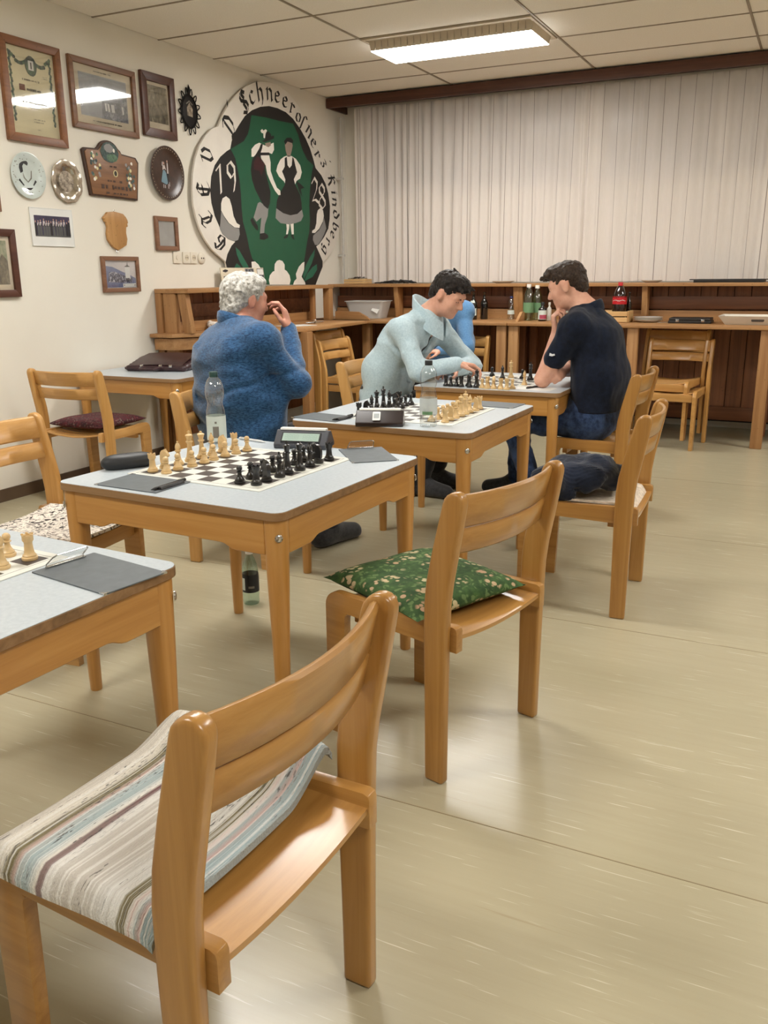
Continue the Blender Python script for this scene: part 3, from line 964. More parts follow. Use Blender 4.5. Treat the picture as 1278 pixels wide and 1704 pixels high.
def hand(F, w, d, n, side, curl=(35, 45, 30), spread=0.06, thumb_in=0.3, s=1.0):
    """five-fingered hand: wrist w, pointing d, palm facing n; side = +1/-1 picks the thumb side"""
    d = np.array(d, float); d /= np.linalg.norm(d); n = np.array(n, float); n -= d * (n @ d); n /= np.linalg.norm(n)
    t = np.cross(n, d) * side
    w = np.array(w, float)
    kn = []
    for i, (o, L) in enumerate(((0.029, 0.088), (0.010, 0.092), (-0.010, 0.088), (-0.028, 0.080))):
        k = w + s * (d * L + t * o)
        F.cap(w + s * (d * 0.012 + t * o * 0.6), k, 0.0145 * s, 0.0115 * s, 0.014)
        kn.append(k)
    for i, (k, ls) in enumerate(zip(kn, ((0.042, 0.026, 0.020), (0.046, 0.029, 0.021), (0.042, 0.027, 0.020), (0.034, 0.020, 0.018)))):
        a = 0.0; p = k; sp = spread * (1.5 - i)
        dd = d + t * sp; dd /= np.linalg.norm(dd)
        for j in range(3):
            a += math.radians(curl[j] * (1 + 0.08 * i))
            v = dd * math.cos(a) + n * math.sin(a)
            q = p + v * ls[j] * s
            F.cap(p, q, (0.0098 - 0.0012 * j) * s, (0.0090 - 0.0012 * j) * s, 0.004)
            p = q
    b = w + s * (d * 0.022 + t * 0.026 + n * 0.008)
    m = b + s * (d * 0.030 + t * (0.030 - 0.02 * thumb_in) + n * (0.010 + 0.02 * thumb_in))
    e = m + s * (d * 0.030 + t * (0.010 - 0.022 * thumb_in) + n * (0.006 + 0.016 * thumb_in))
    x = e + s * (d * 0.022 + t * (-0.004 - 0.010 * thumb_in) + n * (0.004 + 0.012 * thumb_in))
    F.cap(w + d * 0.01 * s, b, 0.016 * s, 0.016 * s, 0.012); F.cap(b, m, 0.015 * s, 0.0115 * s, 0.008); F.cap(m, e, 0.0105 * s, 0.0098 * s, 0.004); F.cap(e, x, 0.0098 * s, 0.0085 * s, 0.003)

def torso(F, J, w=1.0, belly=0.0, k=0.06):
    pel, mid, ch, nk, ls, rs_ = (J[x] for x in ('pelvis', 'mid', 'chest', 'neck', 'lsh', 'rsh'))
    lat = (ls - rs_) / np.linalg.norm(ls - rs_)
    lp = J['lat']
    for s in (-1, 1):
        F.cap(pel + lp * s * 0.085 * w, mid + (lp + lat) * s * 0.042 * w, 0.125 * w, 0.118 * w, k)
        F.cap(mid + (lp + lat) * s * 0.042 * w, ch + lat * s * 0.085 * w, 0.118 * w, 0.112 * w, k)
        F.cap(ch + lat * s * 0.085 * w, nk + lat * s * 0.03 - J['up'] * 0.05, 0.110 * w, 0.07 * min(w, 1.0), k)
    F.cap(pel, mid, 0.125 * w, 0.120 * w, k); F.cap(mid, ch, 0.120 * w, 0.114 * w, k); F.cap(ch, nk - J['up'] * 0.05, 0.113 * w, 0.07 * min(w, 1.0), k)
    F.cap(ls, rs_, 0.068 * w, None, 0.05)
    for q in (ls, rs_): F.cap(nk - J['up'] * 0.015, q, 0.062 * min(w, 1.0), 0.066 * w, 0.05)
    if belly: F.ell(mid + J['fwd'] * belly * 0.55 - np.array([0, 0, 0.04]), (0.15 + belly * 0.3, 0.17, 0.16), None, 0.07)

def make_person(label, base, yaw, J, hd, mats, folds=None, w=1.0, belly=0.0, sleeve='long', hands=(), vox=0.0062, collar=None, opening=None, hair=None, feet=True, trouser_cut=None, shirt_hem=None, extra=()):
    fr = Frame(base, yaw)
    G = {k: fr(v) for k, v in J.items()}
    G['lat'] = fr.l; G['fwd'] = fr.f; G['up'] = fr.u
    skin, top_m, leg_m, hair_m, shoe_m = mats
    hc = G['head']; M = head_frame(fr, *hd)
    # --- continuous body
    B = Field()
    torso(B, G, w * 0.80, 0.0)
    g = add_head(B, hc, M, G['neck'])
    for s in 'lr':
        B.cap(G[s + 'sh'], G[s + 'el'], 0.050, 0.041, 0.03); B.cap(G[s + 'el'], G[s + 'wr'], 0.041, 0.027, 0.02)
        B.cap(G[s + 'hip'], G[s + 'kn'], 0.075, 0.052, 0.04); B.cap(G[s + 'kn'], G[s + 'an'], 0.050, 0.036, 0.03)
        fd = G[s + 'toe'] - G[s + 'an']; fd[2] = 0; fd /= np.linalg.norm(fd)
        B.cap(G[s + 'an'], G[s + 'an'] + fd * 0.10 - np.array([0, 0, 0.042]), 0.032, 0.022, 0.02)
    for h in hands: hand(B, fr(h['w']), fr.f * h['d'][0] + fr.l * h['d'][1] + fr.u * h['d'][2], fr.f * h['n'][0] + fr.l * h['n'][1] + fr.u * h['n'][2], h['side'], **h.get('kw', {}))
    body = link('person', B.mesh('person', skin, vox), None, fr.o)
    tag(body, label, 'person')
    # --- top
    C = Field(); torso(C, G, w, belly)
    se = 0.066 if sleeve == 'long' else 0.064
    for s in 'lr':
        if sleeve == 'long':
            C.cap(G[s + 'sh'], G[s + 'el'], se, 0.056, 0.04); C.cap(G[s + 'el'], G[s + 'wr'], 0.056, 0.040, 0.025)
        else:
            C.cap(G[s + 'sh'], G[s + 'sh'] * (1 - sleeve) + G[s + 'el'] * sleeve, se, 0.062, 0.04)
    for a_, b_, ra_, rb_ in extra: C.cap(fr(a_), fr(b_), ra_, rb_, 0.06)
    if opening is not None:
        for (a, b_, r, kk) in opening: C.cap(fr(a), fr(b_), r, None, kk, True)
    C.ell(G['neck'] + fr.u * 0.055 + fr.f * 0.02, (0.062, 0.062, 0.05), None, 0.02, True)
    hem = shirt_hem
    me = C.mesh('top', top_m, 0.0072, 0.0, folds, None if hem is None else (lambda P: hem - P[:, 2]))
    top = link('jacket' if sleeve == 'long' else 'shirt', me, body)
    # --- trousers
    T = Field()
    for s in 'lr':
        T.cap(G[s + 'hip'], G[s + 'kn'], 0.092, 0.068, 0.03); T.cap(G[s + 'kn'], G[s + 'an'] - np.array([0, 0, 0.012]), 0.066, 0.056, 0.03)
    T.cap(G['lhip'], G['rhip'], 0.105, None, 0.05); T.cap(G['pelvis'], G['pelvis'] + fr.u * 0.06, 0.128 * w, None, 0.05)
    for s in (-1, 1): T.cap(G['pelvis'] + fr.l * s * 0.085 * w - fr.u * 0.01, G['pelvis'] + fr.l * s * 0.08 * w + fr.u * 0.06, 0.122 * w, 0.116 * w, 0.05)
    tn = lambda P: 0.006 * vnoise(P, (14, 14, 30), 5)
    link('trousers', T.mesh('trousers', leg_m, 0.009, 0.0, tn), body)
    if feet:
        for s in 'lr':
            a, t_ = G[s + 'an'], G[s + 'toe']
            d = (t_ - a); d[2] = 0; d /= np.linalg.norm(d)
            X = Field(); a0 = np.array([a[0], a[1], 0.045]) - d * 0.05; t0 = np.array([a0[0], a0[1], 0.035]) + d * 0.23
            X.cap(a0, t0, 0.048, 0.040, 0.03); X.cap(a0 + d * 0.02, a0 + d * 0.06 + np.array([0, 0, 0.055]), 0.048, 0.048, 0.04); X.cap(a0 + d * 0.08 + np.array([0, 0, 0.03]), t0 - d * 0.02, 0.042, 0.034, 0.04)
            sh = link('shoe', X.mesh('shoe', shoe_m, 0.007, zmin=0.012), body)
            Y = Field(); Y.cap(a0, t0, 0.05, 0.041, 0.02)
            link('sole', Y.mesh('sole', 'shoe_sole', 0.007, zmin=0.001, cut=lambda P: P[:, 2] - 0.016), sh)
    # --- hair
    Hh = Field()
    E = lambda p, r, k=0.02, sub=False: Hh.ell(g(*p), r, M, k, sub)
    hair(Hh, g, M, E)
    hn = lambda P: 0.0045 * vnoise(P, (70, 70, 55), 9, 2) + 0.003 * vnoise(P, (150, 150, 150), 4, 1)
    link('hair', Hh.mesh('hair', hair_m, 0.0048, 0.0, hn, smooth_iter=0), body)
    # --- eyes, eyebrows
    for s in (-1, 1):
        e = Field(); e.cap(g(0.0905, s * 0.022, 0.0), g(0.0885, s * 0.040, 0.001), 0.0036, 0.0028, 0.004)
        link('eye', e.mesh('eye', 'eye_dark', 0.0016), body)
        e = Field(); e.cap(g(0.094, s * 0.014, 0.019), g(0.084, s * 0.046, 0.024), 0.0045, 0.003, 0.004)
        link('eyebrow', e.mesh('eyebrow', hair_m, 0.002), body)
    # --- collar: a standing band round the neck
    if collar:
        a0, a1, r0, r1, h, tilt, dz, cm, *fo = collar
        n = 28; rings = []
        for i in range(n + 1):
            a = math.radians(a0 + (a1 - a0) * i / n)
            dr = fr.f * math.cos(a) + fr.l * math.sin(a)
            cen = G['neck'] + fr.u * dz + fr.f * (fo[0] if fo else 0.0)
            drop = -tilt * math.cos(a)
            end = 1.0 - 0.12 * (abs(2 * i / n - 1) ** 4)
            p0 = cen + dr * r0 + fr.u * drop; p1 = cen + dr * r1 + fr.u * (drop + h * end)
            q = dr * 0.007
            rings.append([p0 - q, p1 - q * 0.6, p1 + fr.u * 0.003, p1 + q, (p0 + p1) / 2 + q * 1.5, p0 + q])
        MB().loft(rings).build('collar', cm, body, smooth=60)
    return body, fr, G, g, M

def jn(**k): return k

# young man in the pale blue fleece, arms folded on the table edge
def hair_lb(H, g, M, E):
    E((-0.014, 0, 0.042), (0.104, 0.083, 0.090)); E((0.040, 0, 0.095), (0.062, 0.066, 0.036), 0.03); E((-0.075, 0, -0.03), (0.036, 0.060, 0.05), 0.03)
    E((0.088, 0, -0.028), (0.085, 0.10, 0.090), 0.012, True)
    for s in (-1, 1): E((0.012, s * 0.088, -0.030), (0.045, 0.026, 0.062), 0.01, True)
    for i in range(9):
        a = -0.05 + 0.0125 * i
        H.cap(g(0.075 - 0.01 * (i % 3), a, 0.082), g(0.108 - 0.012 * (i % 2), a * 1.1, 0.066 + 0.01 * (i % 3)), 0.012, 0.004, 0.008)
    H.cap(g(-0.02, 0.0, 0.128), g(-0.045, 0.01, 0.140), 0.012, 0.004, 0.01)
def folds_lb(P):
    return 0.007 * vnoise(P, (9, 14, 9), 11) + 0.006 * np.sin(38 * (P[:, 2] + 0.9 * P[:, 0]) + 3 * vnoise(P, (6, 6, 6), 2)) * (vnoise(P, (5, 5, 5), 8) > 0.05)
lb = make_person('young man in pale blue fleece leaning on the table with folded arms', (-2.315, 4.83), 0.0,
    jn(pelvis=(-0.06, 0, 0.53), mid=(-0.015, 0, 0.74), chest=(0.11, -0.01, 0.925), neck=(0.235, -0.02, 1.065), head=(0.375, -0.03, 1.185),
       lsh=(0.195, 0.175, 1.0), rsh=(0.155, -0.195, 0.985), lel=(0.42, 0.27, 0.755), rel=(0.29, -0.275, 0.764), lwr=(0.395, 0.02, 0.752), rwr=(0.475, -0.13, 0.800),
       lhip=(0.0, 0.10, 0.51), rhip=(0.0, -0.10, 0.51), lkn=(0.38, 0.13, 0.50), rkn=(0.36, -0.14, 0.50), lan=(0.22, 0.12, 0.09), ran=(0.24, -0.13, 0.09), ltoe=(0.40, 0.14, 0.05), rtoe=(0.42, -0.14, 0.05)),
    (-10, 30, 0), ('skin_fair', 'fleece_pale', 'trousers_dark', 'hair_black', 'shoe_dark'), folds_lb,
    hands=[dict(w=(0.475, -0.13, 0.800), d=(0.8, 0.55, -0.16), n=(0.1, -0.2, -1), side=1, kw=dict(curl=(28, 40, 25))),
           dict(w=(0.395, 0.02, 0.752), d=(-0.25, -1.0, -0.04), n=(0.0, 0.0, -1), side=-1, kw=dict(curl=(10, 16, 10)))],
    collar=(20, 340, 0.096, 0.098, 0.115, 0.075, -0.072, 'fleece_pale', 0.022),
    opening=[((0.305, -0.030, 0.965), (0.245, -0.035, 0.88), 0.028, 0.012), ((0.245, -0.035, 0.88), (0.165, -0.040, 0.76), 0.028, 0.012)], hair=hair_lb)
u = Field()
lbG = lb[2]
torso(u, lbG, 1.0)
link('undershirt', u.mesh('undershirt', 'tee_black', 0.008, 0.0145), lb[0])

# young man in the navy shirt, chin on his hand
def hair_nv(H, g, M, E):
    E((-0.014, 0, 0.042), (0.102, 0.081, 0.088)); E((0.045, 0, 0.092), (0.060, 0.062, 0.034), 0.03); E((-0.072, 0, -0.025), (0.034, 0.058, 0.045), 0.03)
    E((0.090, 0, -0.030), (0.085, 0.10, 0.088), 0.012, True)
    for s in (-1, 1): E((0.012, s * 0.086, -0.030), (0.045, 0.024, 0.058), 0.01, True)
    for i in range(9):
        a = -0.048 + 0.012 * i
        H.cap(g(0.075, a, 0.085), g(0.112 + 0.006 * (i % 2), a * 1.1, 0.070 + 0.006 * (i % 3)), 0.013, 0.006, 0.01)
def folds_nv(P):
    return 0.006 * vnoise(P, (10, 10, 6), 21) + 0.005 * vnoise(P, (22, 22, 9), 5)
nv = make_person('young man in navy blue short-sleeved shirt resting chin on hand', (-1.095, 4.788), 180.0,
    jn(pelvis=(-0.03, 0, 0.54), mid=(-0.055, 0, 0.75), chest=(-0.02, 0, 0.95), neck=(0.035, 0.0, 1.10), head=(0.15, 0.0, 1.230),
       lsh=(0.055, 0.185, 1.02), rsh=(0.055, -0.185, 1.02), lel=(0.215, 0.185, 0.745), rel=(0.16, -0.15, 0.77), lwr=(0.185, 0.06, 0.985), rwr=(0.135, 0.10, 0.775),
       lhip=(0.0, 0.10, 0.515), rhip=(0.0, -0.10, 0.515), lkn=(0.40, 0.13, 0.50), rkn=(0.42, -0.14, 0.50), lan=(0.24, 0.14, 0.09), ran=(0.45, -0.15, 0.09), ltoe=(0.42, 0.15, 0.05), rtoe=(0.62, -0.16, 0.05)),
    (-2, 20, 0), ('skin_fair', 'shirt_navy', 'jeans', 'hair_brown', 'shoe_dark'), folds_nv, w=1.04, sleeve=0.60, shirt_hem=0.575,
    hands=[dict(w=(0.185, 0.06, 0.985), d=(0.28, -0.12, 1.0), n=(-0.9, -0.2, 0.2), side=-1, kw=dict(curl=(50, 60, 40))),
           dict(w=(0.135, 0.10, 0.775), d=(0.05, 1.0, -0.05), n=(0.7, 0.1, -0.5), side=1, kw=dict(curl=(70, 80, 50)))],
    collar=(0, 360, 0.082, 0.066, 0.050, 0.034, -0.022, 'shirt_navy'), hair=hair_nv)
s_ = MB().prism([(-0.014, -0.006), (0.0, -0.009), (0.016, -0.004), (0.013, 0.005), (0.003, 0.002), (-0.012, 0.008)], 0, 0.002, 'y')
so = s_.build('sleeve_logo', 'white_print', nv[0])
so.location = nv[1]((0.150, 0.2565, 0.885)); so.rotation_euler = (0, 0, 0.0)

# grey-haired man in the blue fleece, seen from behind, hand to his brow
def hair_old(H, g, M, E):
    E((-0.020, 0, 0.036), (0.106, 0.088, 0.090)); E((0.03, 0, 0.085), (0.060, 0.066, 0.036), 0.03); E((-0.075, 0, -0.035), (0.042, 0.070, 0.060), 0.03)
    E((0.092, 0, -0.030), (0.080, 0.10, 0.088), 0.012, True)
    for s in (-1, 1): E((0.014, s * 0.090, -0.035), (0.040, 0.024, 0.056), 0.01, True)
def folds_old(P):
    n = vnoise(P, (5, 5, 5), 31)
    f = 0.007 * vnoise(P, (8, 8, 16), 12)
    t = P[:, 2] - 0.80 - 0.25 * (P[:, 0] - 0.0) + 0.03 * n
    f += 0.010 * np.exp(-(t / 0.013) ** 2) * (P[:, 0] > -0.16)
    f += 0.006 * np.sin(46 * t + 3 * n) * np.exp(-((P[:, 2] - 0.66) / 0.12) ** 2)
    return f
old = make_person('grey-haired man in mottled blue fleece seen from behind', (-2.405, 3.352), 62.0,
    jn(pelvis=(-0.01, 0, 0.54), mid=(-0.03, 0, 0.74), chest=(-0.02, 0.01, 0.93), neck=(0.03, 0.05, 1.085), head=(0.085, 0.055, 1.190),
       lsh=(0.02, 0.225, 0.985), rsh=(0.03, -0.185, 1.015), lel=(0.12, 0.30, 0.73), rel=(0.15, -0.29, 0.825), lwr=(0.20, 0.20, 0.63), rwr=(0.26, -0.04, 1.05),
       lhip=(0.0, 0.11, 0.515), rhip=(0.0, -0.11, 0.515), lkn=(0.40, 0.15, 0.50), rkn=(0.40, -0.13, 0.50), lan=(0.30, 0.16, 0.09), ran=(0.36, -0.17, 0.09), ltoe=(0.48, 0.18, 0.05), rtoe=(0.58, -0.13, 0.05)),
    (2, 8, 0), ('skin_ruddy', 'fleece_blue', 'trousers_dark', 'hair_grey', 'shoe_dark'), folds_old, w=1.15, belly=0.10,
    hands=[dict(w=(0.26, -0.04, 1.05), d=(-0.12, 0.22, 1.0), n=(-0.8, 0.6, 0.0), side=-1, kw=dict(curl=(25, 45, 30), spread=0.08)),
           dict(w=(0.20, 0.20, 0.63), d=(0.9, 0.1, -0.3), n=(0, 0, -1), side=-1)],
    collar=(25, 335, 0.078, 0.076, 0.052, 0.030, -0.022, 'fleece_blue'), extra=[((0.0, -0.16, 0.58), (0.0, -0.13, 0.80), 0.125, 0.12), ((0.02, -0.19, 0.60), (0.06, -0.20, 0.74), 0.09, 0.08)], hair=hair_old)

# man in light blue sweater behind the young man
def hair_bs(H, g, M, E):
    E((-0.014, 0, 0.042), (0.102, 0.081, 0.088)); E((0.090, 0, -0.030), (0.085, 0.10, 0.088), 0.012, True)
bs = make_person('man in light blue sweater mostly hidden behind the pale blue fleece', (-2.72, 6.72), -90.0,
    jn(pelvis=(-0.04, 0, 0.53), mid=(-0.03, 0, 0.74), chest=(0.02, 0.0, 0.94), neck=(0.09, 0.0, 1.075), head=(0.20, 0.02, 1.135),
       lsh=(0.06, 0.165, 1.015), rsh=(0.06, -0.185, 1.015), lel=(0.20, 0.24, 0.735), rel=(0.20, -0.27, 0.735), lwr=(0.36, 0.08, 0.72), rwr=(0.36, -0.08, 0.72),
       lhip=(0.0, 0.10, 0.51), rhip=(0.0, -0.10, 0.51), lkn=(0.40, 0.13, 0.50), rkn=(0.40, -0.13, 0.50), lan=(0.34, 0.13, 0.09), ran=(0.34, -0.13, 0.09), ltoe=(0.5, 0.14, 0.05), rtoe=(0.5, -0.14, 0.05)),
    (0, 50, 0), ('skin_fair', 'knit_blue', 'trousers_dark', 'hair_brown', 'shoe_dark'), lambda P: 0.006 * vnoise(P, (10, 10, 14), 3),
    hands=[dict(w=(0.36, 0.08, 0.72), d=(0.6, -0.7, -0.1), n=(0, 0, -1), side=-1), dict(w=(0.36, -0.08, 0.72), d=(0.6, 0.7, -0.1), n=(0, 0, -1), side=1)],
    collar=(0, 360, 0.066, 0.060, 0.030, 0.025, -0.012, 'knit_blue'), hair=hair_bs, vox=0.008)

# ---------------------------------------------------------------- things on the left wall
def ngon_mesh(name, pieces, mats):
    """flat printed pieces facing +x: pieces = [(x, mat index, [(y, z), ...])]"""
    bm = bmesh.new()
    for x, mi, poly in pieces:
        vs = [bm.verts.new((x, p[0], p[1])) for p in poly]
        f = bm.faces.new(vs); f.material_index = mi
        f.normal_update()
        if f.normal.x < 0: f.normal_flip()
    bmesh.ops.triangulate(bm, faces=[f for f in bm.faces if len(f.verts) > 4])
    me = bpy.data.meshes.new(name); bm.to_mesh(me); bm.free()
    for m in mats: me.materials.append(MATS[m])
    return me

def slab(name, poly, x0, x1, mat, parent, bevel=0.0, c=(0, 0)):
    mb = MB(); mb.prism([(p[0] - c[0], p[1] - c[1]) for p in poly], x0, x1, 'x')
    me = mb.mesh(name, mat, smooth=35, bevel=bevel, seg=2)
    return link(name, me, parent)

for nm, c in (('paint_white', (228, 222, 212)), ('paint_black', (24, 22, 22)), ('paint_green', (22, 84, 58)), ('paint_leaf', (30, 98, 74)), ('paint_grey', (136, 134, 132)),
              ('paint_red', (58, 24, 28)), ('paint_skin', (150, 132, 120)), ('paint_yellow', (214, 202, 150))):
    plain(nm, S(*c), 0.45, var=0.02)

NIB = math.radians(40)
GLYPH = {
 'c': [[(.7, .85), (.4, 1), (.1, .8), (.1, .2), (.4, 0), (.75, .15)]],
 'h': [[(.15, 1.5), (.15, 0)], [(.15, .8), (.5, 1), (.75, .8), (.75, .1), (.55, -.3)]],
 'n': [[(.02, .92), (.15, 1), (.15, 0)], [(.15, .8), (.5, 1), (.8, .8), (.8, 0), (.9, .06)]],
 'e': [[(.12, .5), (.72, .66), (.72, .82), (.45, 1), (.1, .8), (.1, .2), (.4, 0), (.8, .15)]],
 'r': [[(.08, .92), (.22, 1), (.22, 0), (.34, .05)], [(.22, .8), (.5, 1), (.8, .85)]],
 'o': [[(.45, 1), (.1, .8), (.1, .2), (.45, 0), (.8, .2), (.8, .8), (.45, 1)]],
 'f': [[(.3, -.35), (.3, 1.15), (.5, 1.45), (.82, 1.3)]],
 'i': [[(.28, .92), (.4, 1), (.4, 0), (.52, .06)], [(.38, 1.3), (.46, 1.4)]],
 'd': [[(.45, 1), (.1, .8), (.1, .2), (.45, 0), (.8, .2), (.8, .8), (.2, 1.45)]],
 'b': [[(.15, 1.5), (.15, .15), (.45, 0), (.8, .2), (.8, .8), (.5, 1), (.15, .8)]],
 'g': [[(.78, 1), (.45, 1), (.1, .8), (.1, .25), (.45, .05), (.78, .25)], [(.78, 1), (.78, -.2), (.45, -.42), (.15, -.25)]],
 'z': [[(.1, .9), (.3, 1), (.75, 1), (.3, .55), (.7, .4), (.7, .05), (.4, -.2), (.12, -.05)]],
 "'": [[(.35, 1.5), (.2, 1.15)]],
 'S': [[(.85, 1.2), (.5, 1.45), (.15, 1.2), (.2, .92), (.75, .62), (.85, .3), (.5, 0), (.05, .2)], [(.4, 1.3), (.62, .9)], [(.35, .7), (.55, .2)]],
 'D': [[(.05, 1.25), (.3, 1.42), (.6, 1.4), (.92, 1.0), (.92, .4), (.55, 0), (.08, .12)], [(.36, 1.3), (.36, .12)]],
 'G': [[(.85, 1.25), (.45, 1.45), (.1, 1.05), (.1, .35), (.5, 0), (.9, .3), (.9, .7), (.55, .78)], [(.45, 1.3), (.38, .7), (.45, .2)]],
 'T': [[(.02, 1.15), (.28, 1.4), (.7, 1.25), (.98, 1.42)], [(.5, 1.3), (.22, .9), (.22, .35), (.55, 0), (.9, .22)], [(.6, 1.2), (.52, .3)]],
 'E': [[(.88, 1.22), (.5, 1.45), (.15, 1.1), (.15, .3), (.5, 0), (.92, .22)], [(.15, .75), (.78, .84)], [(.55, 1.3), (.45, .12)]],
 'V': [[(.05, 1.25), (.28, 1.42), (.28, .3), (.55, 0), (.92, .4), (.92, 1.05), (.62, 1.4)]],
 'K': [[(.1, 1.3), (.28, 1.42), (.28, .1), (.1, 0)], [(.28, .8), (.6, 1.38), (.88, 1.2)], [(.3, .78), (.62, .62), (.9, .02)], [(.02, .76), (.5, .74)]],
 '1': [[(.2, 1.15), (.5, 1.4), (.5, .05), (.35, 0)]],
 '9': [[(.8, .95), (.5, .65), (.18, .9), (.2, 1.25), (.5, 1.42), (.8, 1.2), (.82, .5), (.66, 0)]],
 '2': [[(.15, 1.1), (.42, 1.4), (.75, 1.15), (.65, .75), (.15, .08), (.5, .16), (.9, 0)]],
 '8': [[(.5, .74), (.2, .95), (.2, 1.2), (.5, 1.42), (.8, 1.2), (.8, .95), (.5, .74), (.14, .45), (.14, .2), (.5, 0), (.86, .2), (.86, .45), (.5, .74)]]}
def glyph_mesh(ch, h, x, nib=0.15):
    nib *= 0.85 if ch.isupper() else 1.0
    nx, nz = nib * math.cos(NIB), nib * math.sin(NIB)
    pcs = []
    for st in GLYPH[ch]:
        for a, b_ in zip(st[:-1], st[1:]):
            q = [(a[0] - nx, a[1] - nz), (a[0] + nx, a[1] + nz), (b_[0] + nx, b_[1] + nz), (b_[0] - nx, b_[1] - nz)]
            ar = abs((q[1][0] - q[0][0]) * (q[3][1] - q[0][1]) - (q[1][1] - q[0][1]) * (q[3][0] - q[0][0]))
            if ar < 0.02:
                dx, dz = b_[0] - a[0], b_[1] - a[1]; L = math.hypot(dx, dz); ox, oz = -dz / L * .035, dx / L * .035
                q = [(a[0] - nx - ox, a[1] - nz - oz), (b_[0] + nx - ox, b_[1] + nz - oz), (b_[0] + nx + ox, b_[1] + nz + oz), (a[0] - nx + ox, a[1] - nz + oz)]
            pcs.append((x, 0, [((p[0] - .47) * h, (p[1] - (.72 if ch.isupper() or ch.isdigit() else .5)) * h) for p in q]))
    return pcs
